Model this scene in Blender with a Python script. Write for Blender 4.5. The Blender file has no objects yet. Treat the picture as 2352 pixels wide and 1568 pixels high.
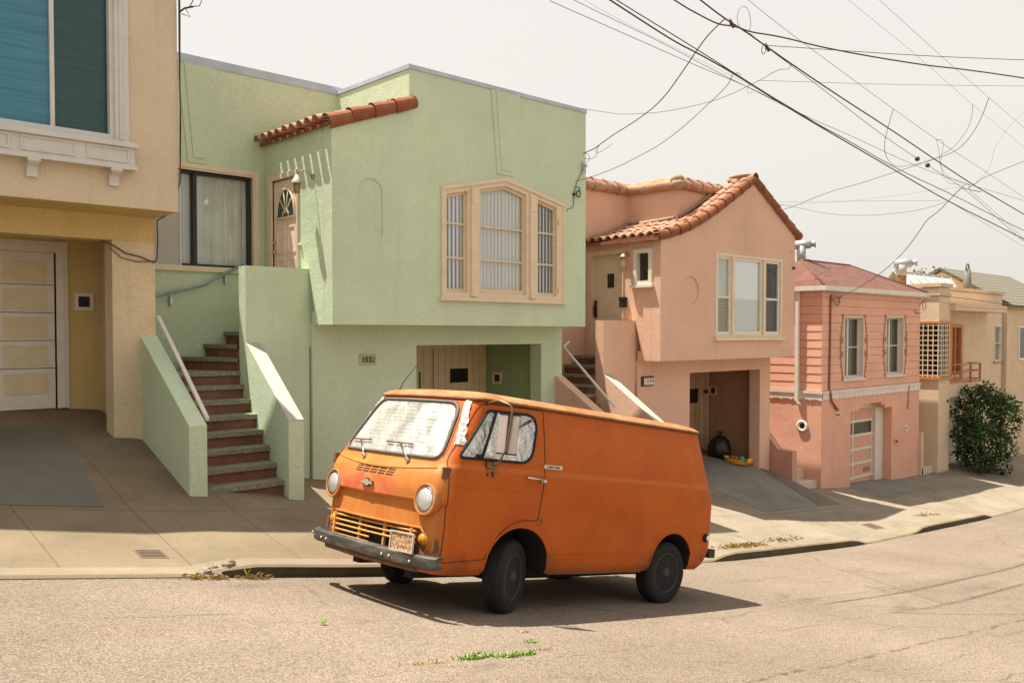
import bpy, bmesh, math, random
from mathutils import Vector, Matrix
from mathutils.geometry import tessellate_polygon
from mathutils.bvhtree import BVHTree
R = math.radians
S = bpy.context.scene
COL = S.collection
random.seed(7)
# ------------------------------------------------------------------ camera
# the world's origin is the photographer's eye; X runs downhill along the house fronts, Y away from the street
FPX, CX, PITCH, HY = 2000.0, 1176.0, R(1.5), 766.0
CY = HY + FPX * math.tan(PITCH)
YAW = R(47.05)
cam_d = bpy.data.cameras.new("camera"); cam = bpy.data.objects.new("camera", cam_d); COL.objects.link(cam)
cam_d.sensor_width = 36.0; cam_d.lens = FPX / 2352.0 * 36.0
cam_d.shift_y = (CY - 784.0) / 2352.0
cam_d.clip_end = 3000
cam.rotation_euler = (R(90) - PITCH, 0, YAW - R(90))
S.camera = cam
# ------------------------------------------------------------------ sky and sun
SUN_DIR = Vector((.19, -.31, -1.0)).normalized()          # the way the light travels
w = bpy.data.worlds.new("World"); S.world = w; w.use_nodes = True
nt = w.node_tree; nt.nodes.clear()
sky = nt.nodes.new("ShaderNodeTexSky"); sky.sky_type = 'NISHITA'; sky.sun_disc = False
sky.sun_elevation = math.asin(-SUN_DIR.z); sky.sun_rotation = math.atan2(-SUN_DIR.x, -SUN_DIR.y)
sky.air_density = 1.0; sky.dust_density = 6.0; sky.ozone_density = 1.0; sky.altitude = 50
hs = nt.nodes.new("ShaderNodeHueSaturation"); hs.inputs['Saturation'].default_value = .18
mx = nt.nodes.new("ShaderNodeMix"); mx.data_type = 'RGBA'; mx.inputs[0].default_value = .72
mx.inputs[7].default_value = (8.3, 7.9, 7.35, 1)             # high thin fog: an even warm white over the whole sky
bg = nt.nodes.new("ShaderNodeBackground"); bg.inputs['Strength'].default_value = .0655
wo = nt.nodes.new("ShaderNodeOutputWorld")
nt.links.new(sky.outputs[0], hs.inputs['Color']); nt.links.new(hs.outputs[0], mx.inputs[6])
nt.links.new(mx.outputs[2], bg.inputs[0]); nt.links.new(bg.outputs[0], wo.inputs[0])
sl = bpy.data.lights.new("sun", 'SUN'); sl.energy = 5.0; sl.angle = R(.53); sl.color = (1, .93, .8)
so = bpy.data.objects.new("sun", sl); COL.objects.link(so)
so.rotation_euler = SUN_DIR.to_track_quat('-Z', 'Y').to_euler()
S.view_settings.view_transform = 'Standard'; S.view_settings.look = 'None'
S.view_settings.exposure = 0.98; S.view_settings.gamma = 1.0
# ------------------------------------------------------------------ survey helpers: a sight line through the photograph meets a known plane
_F0 = Vector((math.cos(YAW), math.sin(YAW), 0)); _R = Vector((math.sin(YAW), -math.cos(YAW), 0))
_F = _F0 * math.cos(PITCH) + Vector((0, 0, -math.sin(PITCH))); _U = Vector((0, 0, math.cos(PITCH))) + _F0 * math.sin(PITCH)
def sight(px, py): return _F + _R * ((px - CX) / FPX) + _U * ((CY - py) / FPX)
def atY(px, py, Y): d = sight(px, py); return d * (Y / d.y)
# ------------------------------------------------------------------ materials
MATS = {}
def _nt(name):
    m = bpy.data.materials.new(name); m.use_nodes = True
    n = m.node_tree; b = n.nodes['Principled BSDF']; return m, n, b
def _noise(n, scale, detail=4, rough=.55, vec=None):
    t = n.nodes.new("ShaderNodeTexNoise"); t.inputs['Scale'].default_value = scale
    t.inputs['Detail'].default_value = detail; t.inputs['Roughness'].default_value = rough
    if vec is not None: n.links.new(vec, t.inputs['Vector'])
    return t
def _coord(n, sc=(1, 1, 1), kind='Object'):
    tc = n.nodes.new("ShaderNodeTexCoord"); mp = n.nodes.new("ShaderNodeMapping")
    mp.inputs['Scale'].default_value = sc; n.links.new(tc.outputs[kind], mp.inputs[0]); return mp.outputs[0]
def _ramp(n, src, p0, p1, c0, c1):
    r = n.nodes.new("ShaderNodeValToRGB"); r.color_ramp.elements[0].position = p0; r.color_ramp.elements[1].position = p1
    r.color_ramp.elements[0].color = (*c0, 1); r.color_ramp.elements[1].color = (*c1, 1); n.links.new(src, r.inputs[0]); return r.outputs[0]
def _mix(n, fac, a, b, mode='MIX'):
    m = n.nodes.new("ShaderNodeMix"); m.data_type = 'RGBA'; m.blend_type = mode
    for sock, v in ((m.inputs[0], fac), (m.inputs[6], a), (m.inputs[7], b)):
        if hasattr(v, 'is_linked'): n.links.new(v, sock)
        elif isinstance(v, (int, float)): sock.default_value = v
        else: sock.default_value = (*v, 1)
    return m.outputs[2]
def _bump(n, b, h, strength, dist=.01):
    bp = n.nodes.new("ShaderNodeBump"); bp.inputs['Strength'].default_value = strength; bp.inputs['Distance'].default_value = dist
    n.links.new(h, bp.inputs['Height']); n.links.new(bp.outputs[0], b.inputs['Normal'])
def sc3(c, k): return tuple(min(1, x * k) for x in c)
def plain(name, col, rough=.6, metal=0., var=.12, vs=6., bump=0., bs=80.):
    if name in MATS: return MATS[name]
    m, n, b = _nt(name); v = _coord(n)
    c = _ramp(n, _noise(n, vs, 5, .6, v).outputs[0], .3, .7, sc3(col, 1 - var), sc3(col, 1 + var))
    n.links.new(c, b.inputs['Base Color']); b.inputs['Roughness'].default_value = rough; b.inputs['Metallic'].default_value = metal
    if bump: _bump(n, b, _noise(n, bs, 3, .6, v).outputs[0], bump)
    MATS[name] = m; return m
def stucco(name, col, dirt=(.3, .25, .16), bump=.5, dirty=.25, warm=None):
    if name in MATS: return MATS[name]
    m, n, b = _nt(name); v = _coord(n)
    big = _ramp(n, _noise(n, .9, 4, .6, v).outputs[0], .3, .72, sc3(col, .90), sc3(col, 1.06))
    if warm: big = _mix(n, _ramp(n, _noise(n, .35, 3, .5, v).outputs[0], .42, .62, (0, 0, 0), (.75, .75, .75)), big, warm)
    grain = _ramp(n, _noise(n, 46, 4, .75, v).outputs[0], .25, .75, (.80, .80, .80), (1.16, 1.16, 1.16))
    c = _mix(n, 1.0, big, grain, 'MULTIPLY')
    st = _noise(n, 1.0, 5, .62, _coord(n, (5, 5, .35)))
    sp = _noise(n, 2.3, 6, .7, v)
    f = _ramp(n, st.outputs[0], .56, .80, (0, 0, 0), (dirty,) * 3)
    c = _mix(n, f, c, dirt)
    f2 = _ramp(n, sp.outputs[0], .62, .78, (0, 0, 0), (dirty * .8,) * 3)
    c = _mix(n, f2, c, dirt)
    n.links.new(c, b.inputs['Base Color']); b.inputs['Roughness'].default_value = .92; b.inputs['Specular IOR Level'].default_value = .25
    mm = n.nodes.new("ShaderNodeMath"); mm.operation = 'ADD'
    n.links.new(_noise(n, 38, 4, .6, v).outputs[0], mm.inputs[0]); n.links.new(_noise(n, 6, 3, .5, v).outputs[0], mm.inputs[1])
    _bump(n, b, mm.outputs[0], bump, .012)
    MATS[name] = m; return m
def glass(name, tint=(.85, .9, .9), refl=.35):
    if name in MATS: return MATS[name]
    m, n, b = _nt(name); n.nodes.remove(b); out = n.nodes['Material Output']
    tr = n.nodes.new("ShaderNodeBsdfTransparent"); tr.inputs[0].default_value = (*tint, 1)
    gl = n.nodes.new("ShaderNodeBsdfGlossy"); gl.inputs['Roughness'].default_value = .02
    lw = n.nodes.new("ShaderNodeLayerWeight"); lw.inputs[0].default_value = .35
    ma = n.nodes.new("ShaderNodeMath"); ma.operation = 'MULTIPLY_ADD'; ma.inputs[1].default_value = .42; ma.inputs[2].default_value = refl * .25
    ma.use_clamp = True
    ms = n.nodes.new("ShaderNodeMixShader"); n.links.new(lw.outputs['Fresnel'], ma.inputs[0]); n.links.new(ma.outputs[0], ms.inputs[0])
    n.links.new(tr.outputs[0], ms.inputs[1]); n.links.new(gl.outputs[0], ms.inputs[2]); n.links.new(ms.outputs[0], out.inputs[0])
    MATS[name] = m; return m
# ------------------------------------------------------------------ mesh builder
class Fr:                                                     # local (u along, n outward, z up) -> world
    def __init__(s, o, u, n): s.o = Vector(o); s.u = Vector(u); s.n = Vector(n)
    def __call__(s, u, n, z): return s.o + s.u * u + s.n * n + Vector((0, 0, z))
def front(Y): return Fr((0, Y, 0), (1, 0, 0), (0, -1, 0))     # u = X
def side(X): return Fr((X, 0, 0), (0, 1, 0), (-1, 0, 0))      # u = Y, looks towards -X
IDF = lambda x, y, z: Vector((x, y, z))
class MB:
    def __init__(s): s.bm = bmesh.new(); s.mi = 0
    def face(s, pts):
        try: f = s.bm.faces.new([s.bm.verts.new(p) for p in pts]); f.material_index = s.mi; return f
        except ValueError: return None
    def hexa(s, p):                                           # 8 points: bottom ring, top ring
        v = [s.bm.verts.new(q) for q in p]
        for q in ((3, 2, 1, 0), (4, 5, 6, 7), (0, 1, 5, 4), (1, 2, 6, 5), (2, 3, 7, 6), (3, 0, 4, 7)):
            f = s.bm.faces.new([v[i] for i in q]); f.material_index = s.mi
    def box(s, a0, a1, b0, b1, c0, c1, fr=IDF):
        s.hexa([fr(a0, b0, c0), fr(a1, b0, c0), fr(a1, b1, c0), fr(a0, b1, c0), fr(a0, b0, c1), fr(a1, b0, c1), fr(a1, b1, c1), fr(a0, b1, c1)])
    def plate(s, outline, n0, n1, fr, holes=()):              # outline and holes are (u, z) loops; solid between n0 and n1
        loops = [list(outline)] + [list(h) for h in holes]
        flat = [p for l in loops for p in l]
        tri = tessellate_polygon([[Vector((p[0], p[1], 0)) for p in l] for l in loops])
        A = [s.bm.verts.new(fr(p[0], n0, p[1])) for p in flat]; B = [s.bm.verts.new(fr(p[0], n1, p[1])) for p in flat]
        for t in tri:
            for V, o in ((A, 1), (B, -1)):
                try: f = s.bm.faces.new([V[i] for i in t][::o]); f.material_index = s.mi
                except ValueError: pass
        k = 0
        for l in loops:
            for i in range(len(l)):
                a, b = k + i, k + (i + 1) % len(l)
                try: f = s.bm.faces.new((A[a], A[b], B[b], B[a])); f.material_index = s.mi
                except ValueError: pass
            k += len(l)
    def ring(s, rects, n0, n1, fr):                           # frame: outer (u0,u1,z0,z1) less inner
        (a0, a1, z0, z1), (b0, b1, y0, y1) = rects
        s.plate([(a0, z0), (a1, z0), (a1, z1), (a0, z1)], n0, n1, fr, [[(b0, y0), (b1, y0), (b1, y1), (b0, y1)]])
    def tube(s, pts, r, n=6, closed=False, r2=None, cap=True):
        P = [Vector(p) for p in pts]; m = len(P); rings = []; up = None
        for i, p in enumerate(P):
            if closed: d = P[(i + 1) % m] - P[i - 1]
            else: d = P[min(i + 1, m - 1)] - P[max(i - 1, 0)]
            d = d.normalized() if d.length > 1e-9 else Vector((1, 0, 0))
            if up is None: up = d.orthogonal()
            up = (up - d * up.dot(d)); up = up.normalized() if up.length > 1e-6 else d.orthogonal().normalized()
            q = d.cross(up); rr = r if r2 is None else r + (r2 - r) * i / max(1, m - 1)
            rings.append([s.bm.verts.new(p + (up * math.cos(2 * math.pi * k / n) + q * math.sin(2 * math.pi * k / n)) * rr) for k in range(n)])
        for i in range(m if closed else m - 1):
            a, b = rings[i], rings[(i + 1) % m]
            for k in range(n):
                f = s.bm.faces.new((a[k], a[(k + 1) % n], b[(k + 1) % n], b[k])); f.material_index = s.mi; f.smooth = True
        if cap and not closed:
            for g in (rings[0], rings[-1]):
                f = s.bm.faces.new(g); f.material_index = s.mi
    def lathe(s, prof, o, axis, n=24, arc=None):              # prof: (radius, along axis)
        o = Vector(o); ax = Vector(axis).normalized(); u = ax.orthogonal().normalized(); q = ax.cross(u); rs = []
        for r, h in prof: rs.append([s.bm.verts.new(o + ax * h + (u * math.cos(2 * math.pi * k / n) + q * math.sin(2 * math.pi * k / n)) * max(r, 1e-4)) for k in range(n)])
        for i in range(len(rs) - 1):
            for k in range(n):
                f = s.bm.faces.new((rs[i][k], rs[i][(k + 1) % n], rs[i + 1][(k + 1) % n], rs[i + 1][k])); f.material_index = s.mi; f.smooth = True
        for g in (rs[0], rs[-1]):
            f = s.bm.faces.new(g); f.material_index = s.mi
    def ball(s, o, rx, ry=None, rz=None, seg=14, rough=0.):
        ry = ry or rx; rz = rz or rx; o = Vector(o)
        r = bmesh.ops.create_uvsphere(s.bm, u_segments=seg, v_segments=max(6, seg // 2), radius=1)
        for v in r['verts']:
            k = 1 + random.uniform(-rough, rough); v.co = o + Vector((v.co.x * rx, v.co.y * ry, v.co.z * rz)) * k
        for f in {f for v in r['verts'] for f in v.link_faces}: f.material_index = s.mi; f.smooth = True
    def tile(s, p0, p1, up, r0, r1, th=.012, n=8, a0=0., a1=math.pi):   # barrel tile: lower end p0, upper end p1
        p0 = Vector(p0); p1 = Vector(p1); d = (p1 - p0).normalized(); up = Vector(up); up = (up - d * up.dot(d)).normalized(); q = d.cross(up)
        def arcs(p, r): return [s.bm.verts.new(p + (q * math.cos(a0 + (a1 - a0) * k / n) + up * math.sin(a0 + (a1 - a0) * k / n)) * r) for k in range(n + 1)]
        A, B, C = arcs(p0, r0), arcs(p1, r1), arcs(p0, r0 - th); D = arcs(p1, r1 - th)
        for k in range(n):
            for quad in ((A[k], A[k + 1], B[k + 1], B[k]), (C[k + 1], C[k], D[k], D[k + 1]), (A[k + 1], A[k], C[k], C[k + 1])):
                f = s.bm.faces.new(quad); f.material_index = s.mi
    def build(s, name, mats, parent=None, smooth=None, recalc=True):
        if recalc: bmesh.ops.recalc_face_normals(s.bm, faces=s.bm.faces)
        me = bpy.data.meshes.new(name); s.bm.to_mesh(me); s.bm.free()
        for m in (mats if isinstance(mats, (list, tuple)) else [mats]): me.materials.append(m)
        if smooth:
            for p in me.polygons: p.use_smooth = True
            me.set_sharp_from_angle(angle=R(smooth))
        o = bpy.data.objects.new(name, me); COL.objects.link(o)
        if parent: attach(o, parent)
        return o
LOCAL = False                                                 # True while a thing is built in its own coordinates
def attach(o, parent):
    o.parent = parent
    if LOCAL: return
    p = parent; off = Vector()
    while p: off += p.location; p = p.parent
    o.location = o.location - off
def thing(name, label, cat, loc=(0, 0, 0), group=None):
    o = bpy.data.objects.new(name, None); COL.objects.link(o); o.location = loc; o.empty_display_size = .3
    o['label'] = label; o['category'] = cat
    if group: o['group'] = group
    return o
def tag(o, label=None, cat=None, group=None, kind=None):
    for k, v in (('label', label), ('category', cat), ('group', group), ('kind', kind)):
        if v: o[k] = v
    return o
def text_mesh(txt, size, name, mat, parent, M, ext=.003, font_scale=(1, 1)):
    c = bpy.data.curves.new(name, 'FONT'); c.body = txt; c.size = size; c.extrude = ext; c.align_x = 'CENTER'; c.align_y = 'CENTER'
    t = bpy.data.objects.new(name, c); COL.objects.link(t); bpy.context.view_layer.update()
    me = bpy.data.meshes.new_from_object(t.evaluated_get(bpy.context.evaluated_depsgraph_get()))
    bpy.data.objects.remove(t); bpy.data.curves.remove(c)
    me.transform(M @ Matrix.Diagonal((font_scale[0], font_scale[1], 1, 1))); me.materials.clear(); me.materials.append(mat)
    o = bpy.data.objects.new(name, me); COL.objects.link(o)
    if parent: attach(o, parent)
    return o
def digits(txt, size, step, mat, parent, M, ext=.0015, sc=(1, 1)):    # every digit a part of its own
    for i, ch in enumerate(txt): text_mesh(ch, size, 'digit', mat, parent, M @ Matrix.Translation(((i - (len(txt) - 1) / 2) * step, 0, 0)), ext, sc)
def lerp_tab(tab, x):
    if x <= tab[0][0]: return tab[0][1]
    for (a, p), (b, q) in zip(tab, tab[1:]):
        if x <= b: return p + (q - p) * (x - a) / (b - a)
    return tab[-1][1]
def smooth_tab(tab, x):                                       # Catmull-like: average a few linear samples
    return sum(lerp_tab(tab, x + d) for d in (-.9, -.6, -.3, 0, .3, .6, .9)) / 7
# ================================================================== the street
GUT = [(-60, 9.5), (-6, -.52), (0, -1.6), (1.85, -1.93), (3.61, -2.25), (5.2, -2.55), (7.45, -2.93), (11.63, -3.54), (16.24, -4.05), (22.75, -4.5), (30, -4.85), (45, -5.4), (90, -6.5), (200, -8)]
def gut(x): return smooth_tab(GUT, x)
def road_z(x, y):
    if y > 2.5: return gut(x) + .028 * (7.55 - y)
    return gut(x) + .028 * 5.05 - .012 * (2.5 - y)
KH = [(2.9, .035), (3.45, .035), (3.5, .125), (8.2, .125), (8.7, .03), (11.2, .03), (11.7, .13), (15.9, .13), (16.4, .03), (18.6, .03), (19.1, .13), (22.7, .13), (23.2, .03), (26, .03), (26.5, .13), (200, .13)]
def kerb_top(x): return gut(x) + lerp_tab(KH, x)
# pavement heights at Y = 9.3, 10.7, 11.5, 13.2 along X
PAV = [(-60, 9.9, 10, 10, 10), (-6, -.3, -.25, -.2, -.2), (0, -1.25, -1.1, -1.0, -.9), (2, -1.66, -1.37, -1.27, -1.0), (3, -1.82, -1.45, -1.29, -1.0), (4.05, -1.98, -1.58, -1.36, -1.0), (4.4, -2.02, -1.66, -1.42, -1.1),
       (5.5, -2.13, -1.98, -1.95, -1.9), (6.6, -2.36, -2.2, -2.16, -2.1), (8.5, -2.72, -2.5, -2.4, -2.3), (11.5, -3.1, -2.75, -2.6, -2.4), (12.2, -3.25, -3.0, -2.9, -2.8),
       (14.2, -3.48, -3.25, -3.15, -3.0), (16, -3.7, -3.4, -3.25, -2.95), (18.9, -3.98, -3.5, -3.27, -2.95), (19.45, -4.04, -3.6, -3.33, -3.1), (19.9, -4.08, -3.86, -3.8, -3.7), (20.6, -4.13, -3.9, -3.82, -3.7), (22.2, -4.22, -4.06, -4.02, -4.0),
       (24.7, -4.28, -4.16, -4.12, -4.1), (26.5, -4.34, -4.22, -4.2, -4.1), (28, -4.4, -4.2, -4.15, -4.1), (33, -4.65, -4.45, -4.4, -4.3), (45, -5.1, -5, -5, -4.9), (90, -6.2, -6.1, -6, -6), (200, -7.8, -7.7, -7.6, -7.6)]
PC = [[(r[0], r[k]) for r in PAV] for k in (1, 2, 3, 4)]
def sm2(tab, x): return sum(lerp_tab(tab, x + d) for d in (-.3, -.15, 0, .15, .3)) / 5
def pave_z(x, y):
    a = kerb_top(x); cols = [(7.84, a + .005)] + [(yy, sm2(t, x)) for yy, t in zip((9.3, 10.7, 11.5, 13.2), PC)]
    return lerp_tab(cols, y)
def frange(a, b, s):
    k = int(round((b - a) / s)); return [a + (b - a) * i / k for i in range(k + 1)]
def sheet(name, xs, ys, fz, mat, kind='structure'):
    m = MB(); g = [[m.bm.verts.new((x, y, fz(x, y))) for y in ys] for x in xs]
    for i in range(len(xs) - 1):
        for j in range(len(ys) - 1):
            f = m.bm.faces.new((g[i][j], g[i + 1][j], g[i + 1][j + 1], g[i][j + 1])); f.smooth = True
    o = m.build(name, mat, recalc=False); o['kind'] = kind; return o
def m_asphalt():
    m, n, b = _nt('faded_asphalt'); v = _coord(n)
    base = _ramp(n, _noise(n, .45, 5, .6, v).outputs[0], .3, .7, (.182, .143, .111), (.243, .194, .152))
    pat = _ramp(n, _noise(n, 1.0, 5, .7, _coord(n, (.5, 2.2, 1))).outputs[0], .52, .72, (0, 0, 0), (.55,) * 3)
    base = _mix(n, pat, base, (.19, .137, .10))
    vo = n.nodes.new("ShaderNodeTexVoronoi"); vo.inputs['Scale'].default_value = 100; n.links.new(v, vo.inputs['Vector'])
    g = _ramp(n, vo.outputs['Color'], .1, .95, (.55, .55, .56), (1.40, 1.40, 1.36))
    c = _mix(n, 1.0, base, g, 'MULTIPLY')
    sp = _ramp(n, _noise(n, 60, 2, .5, v).outputs[0], .66, .74, (0, 0, 0), (.8,) * 3)
    c = _mix(n, sp, c, (.07, .06, .05))
    sp2 = _ramp(n, _noise(n, 62, 2, .5, v).outputs[0], .67, .73, (0, 0, 0), (.6,) * 3)
    c = _mix(n, sp2, c, (.42, .38, .33))
    # old tar streaks and oil drips along the traffic lane, hairline cracks
    ts = _ramp(n, _noise(n, 1.0, 7, .75, _coord(n, (.55, 3.4, 1))).outputs[0], .60, .70, (0, 0, 0), (.6,) * 3)
    c = _mix(n, ts, c, (.105, .075, .055))
    oil = _ramp(n, _noise(n, .9, 3, .5, _coord(n, (.7, 1.6, 1))).outputs[0], .64, .76, (0, 0, 0), (.45,) * 3)
    c = _mix(n, oil, c, (.085, .065, .048))
    wv = n.nodes.new("ShaderNodeMix"); wv.data_type = 'VECTOR'; wv.inputs[0].default_value = .12; n.links.new(_coord(n, (.45, .8, 1)), wv.inputs[4]); n.links.new(_noise(n, 2.2, 5, .7, v).outputs[1], wv.inputs[5])
    cr = n.nodes.new("ShaderNodeTexVoronoi"); cr.feature = 'DISTANCE_TO_EDGE'; cr.inputs['Scale'].default_value = 1.1; n.links.new(wv.outputs[1], cr.inputs['Vector'])
    cm = _mix(n, 1.0, _ramp(n, cr.outputs['Distance'], .003, .010, (.55,) * 3, (0, 0, 0)), _ramp(n, _noise(n, .8, 4, .6, v).outputs[0], .50, .60, (0, 0, 0), (1, 1, 1)), 'MULTIPLY')
    c = _mix(n, cm, c, (.075, .055, .038))
    # long seams of the resurfacing, wandering a little
    tc = n.nodes.new("ShaderNodeTexCoord"); sx = n.nodes.new("ShaderNodeSeparateXYZ"); n.links.new(tc.outputs['Object'], sx.inputs[0])
    wob = _noise(n, 1.3, 5, .65, v)
    for yy, wd, dk in ((3.35, .016, .85), (4.3, .008, .6), (2.25, .012, .7), (2.95, .006, .6), (1.3, .01, .7)):
        a = n.nodes.new("ShaderNodeMath"); a.operation = 'MULTIPLY_ADD'; a.inputs[1].default_value = .30; n.links.new(wob.outputs[0], a.inputs[0]); n.links.new(sx.outputs[1], a.inputs[2])
        d = n.nodes.new("ShaderNodeMath"); d.operation = 'SUBTRACT'; n.links.new(a.outputs[0], d.inputs[0]); d.inputs[1].default_value = yy + .15
        e = n.nodes.new("ShaderNodeMath"); e.operation = 'ABSOLUTE'; n.links.new(d.outputs[0], e.inputs[0])
        f = _ramp(n, e.outputs[0], wd * .5, wd * 1.6, (dk,) * 3, (0, 0, 0))
        br = _ramp(n, _noise(n, 3.0 + yy, 4, .7, v).outputs[0], .42, .56, (0, 0, 0), (1, 1, 1))
        f = _mix(n, 1.0, f, br, 'MULTIPLY'); c = _mix(n, f, c, (.085, .062, .042))
    n.links.new(c, b.inputs['Base Color']); b.inputs['Roughness'].default_value = .95; b.inputs['Specular IOR Level'].default_value = .15
    _bump(n, b, vo.outputs['Distance'], .5, .008); return m
def m_concrete(name, c0, c1, joints=True, stain=(.13, .12, .08)):
    m, n, b = _nt(name); v = _coord(n)
    c = _ramp(n, _noise(n, .8, 6, .62, v).outputs[0], .3, .7, c0, c1)
    g = _ramp(n, _noise(n, 55, 4, .75, v).outputs[0], .25, .75, (.78, .78, .78), (1.2, 1.2, 1.2)); c = _mix(n, 1.0, c, g, 'MULTIPLY')
    if joints:                                                  # newer, paler concrete was laid downhill of the green house
        t0 = n.nodes.new('ShaderNodeTexCoord'); s0 = n.nodes.new('ShaderNodeSeparateXYZ'); n.links.new(t0.outputs['Object'], s0.inputs[0]); r0 = n.nodes.new('ShaderNodeMapRange'); r0.interpolation_type = 'SMOOTHSTEP'; r0.inputs['From Min'].default_value = 8; r0.inputs['From Max'].default_value = 13; n.links.new(s0.outputs[0], r0.inputs['Value'])
        c = _mix(n, r0.outputs[0], c, _ramp(n, _noise(n, .7, 5, .6, v).outputs[0], .3, .7, (.215, .178, .130), (.285, .24, .18)))
    s = _ramp(n, _noise(n, 1.7, 7, .7, v).outputs[0], .50, .76, (0, 0, 0), (.65,) * 3); c = _mix(n, s, c, stain)
    sp = _ramp(n, _noise(n, 13, 3, .5, v).outputs[0], .72, .75, (0, 0, 0), (.7,) * 3); c = _mix(n, sp, c, (.06, .05, .04))
    if joints:
        tc = n.nodes.new("ShaderNodeTexCoord"); sx = n.nodes.new("ShaderNodeSeparateXYZ"); n.links.new(tc.outputs['Object'], sx.inputs[0])
        def line(src, period, off, wd):
            a = n.nodes.new("ShaderNodeMath"); a.operation = 'ADD'; n.links.new(src, a.inputs[0]); a.inputs[1].default_value = 100 * period - off + period / 2
            q = n.nodes.new("ShaderNodeMath"); q.operation = 'MODULO'; n.links.new(a.outputs[0], q.inputs[0]); q.inputs[1].default_value = period
            d = n.nodes.new("ShaderNodeMath"); d.operation = 'SUBTRACT'; n.links.new(q.outputs[0], d.inputs[0]); d.inputs[1].default_value = period / 2
            e = n.nodes.new("ShaderNodeMath"); e.operation = 'ABSOLUTE'; n.links.new(d.outputs[0], e.inputs[0])
            return _ramp(n, e.outputs[0], wd * .4, wd, (.5,) * 3, (0, 0, 0))
        for f in (line(sx.outputs[0], 1.12, 2.15, .012), line(sx.outputs[1], 40, 9.35, .014), line(sx.outputs[1], 40, 11.0, .01)):
            c = _mix(n, f, c, (.07, .06, .045))
    n.links.new(c, b.inputs['Base Color']); b.inputs['Roughness'].default_value = .93; b.inputs['Specular IOR Level'].default_value = .2
    _bump(n, b, _noise(n, 70, 4, .7, v).outputs[0], .35, .006); return m
M_ASPH = m_asphalt()
M_CONC = m_concrete('pavement_concrete', (.165, .124, .08), (.24, .187, .125))
M_KERB = m_concrete('kerb_concrete', (.20, .16, .112), (.275, .225, .16), False)
M_KFACE = m_concrete('dark_kerb_face', (.055, .045, .022), (.10, .08, .045), False)  # street face of the kerb, darker than its top
M_DRIVE = m_concrete('driveway_concrete', (.18, .17, .15), (.25, .235, .20), False)
M_DRIVE2 = m_concrete('dark_driveway_concrete', (.12, .115, .095), (.18, .168, .135), False)
xs = frange(-40, -4, 3) + frange(-3.7, 34, .3) + frange(36, 190, 6)
sheet('road', xs, frange(-20, 0, 2) + frange(.25, 7.5, .25) + [7.58], road_z, M_ASPH)
sheet('pavement', xs, [7.84, 8.2, 8.6, 9, 9.3, 9.6, 10, 10.35, 10.7, 11, 11.25, 11.5, 12, 12.6, 13.2, 14, 30], pave_z, M_CONC)
sheet('ground', frange(-300, 900, 40), frange(-400, 900, 50), lambda x, y: gut(x) - 1.2 - (0 if y > -25 else .02 * (-25 - y)), plain('soil', (.2, .17, .11), .95))
kb = MB(); prev = None
for x in [q for q in xs if -40 <= q <= 190]:
    j = random.uniform(-.006, .006)
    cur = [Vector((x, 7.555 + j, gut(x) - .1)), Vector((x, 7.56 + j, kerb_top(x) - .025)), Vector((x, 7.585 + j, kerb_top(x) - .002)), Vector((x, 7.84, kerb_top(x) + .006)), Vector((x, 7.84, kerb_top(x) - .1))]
    if prev:
        for k in range(4):
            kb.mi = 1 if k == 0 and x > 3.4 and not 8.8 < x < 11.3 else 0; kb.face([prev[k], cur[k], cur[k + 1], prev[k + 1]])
    prev = cur
tag(kb.build('kerb', [M_KERB, M_KFACE]), kind='structure')
# driveway aprons: slabs of another concrete laid on the pavement
def apron(corners, mat, nu=10, nv=12, lift=.006):             # corners: near-left, near-right, far-right, far-left (x, y)
    m = MB(); g = []
    for i in range(nu + 1):
        row = []
        for j in range(nv + 1):
            s_, t = i / nu, j / nv
            x = (corners[0][0] * (1 - s_) + corners[1][0] * s_) * (1 - t) + (corners[3][0] * (1 - s_) + corners[2][0] * s_) * t
            y = (corners[0][1] * (1 - s_) + corners[1][1] * s_) * (1 - t) + (corners[3][1] * (1 - s_) + corners[2][1] * s_) * t
            row.append(m.bm.verts.new((x, y, pave_z(x, y) + lift)))
        g.append(row)
    for i in range(nu):
        for j in range(nv): m.bm.faces.new((g[i][j], g[i + 1][j], g[i + 1][j + 1], g[i][j + 1])).smooth = True
    return tag(m.build('driveway', mat, recalc=False), kind='structure')
apron([(1.0, 9.42), (3.0, 9.42), (3.36, 12.2), (1.0, 12.2)], M_DRIVE2)
apron([(15.9, 9.5), (18.2, 9.5), (18.9, 12.4), (16.1, 12.4)], M_DRIVE)
apron([(18.22, 9.5), (19.3, 9.5), (19.3, 11.2), (18.92, 11.4)], M_DRIVE2)
apron([(22.0, 9.6), (25.4, 9.6), (24.7, 10.98), (22.2, 10.98)], M_DRIVE)
# ================================================================== houses
C_GREEN = (.56, .66, .475); C_PINK = (.70, .45, .33); C_SALM = (.70, .385, .275); C_CREAM = (.64, .535, .385); C_BEIGE = (.66, .51, .36)
M_GREEN = stucco('green_stucco', C_GREEN, (.30, .34, .18), .5, .22)
M_PINK = stucco('pink_stucco', C_PINK, (.40, .23, .14), .5, .25)
M_SALM = stucco('salmon_stucco', C_SALM, (.42, .17, .10), .5, .3)
M_CREAM = stucco('cream_stucco', C_CREAM, (.30, .22, .12), .6, .35)
M_YELL = stucco('ochre_stucco', (.64, .49, .21), (.24, .16, .06), .6, .35)
M_BEIGE = stucco('beige_stucco', C_BEIGE, (.38, .28, .17), .5, .25)
M_FLASH = plain('grey_metal_flashing', (.42, .49, .55), .55, .15, .15, 3)
M_TRIM = plain('cream_trim_paint', (.70, .58, .42), .6, 0, .08, 4)
M_WHITE = plain('white_paint', (.70, .65, .56), .55, 0, .07, 5)
M_DARK = plain('dark_interior', (.02, .02, .02), .8)
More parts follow.
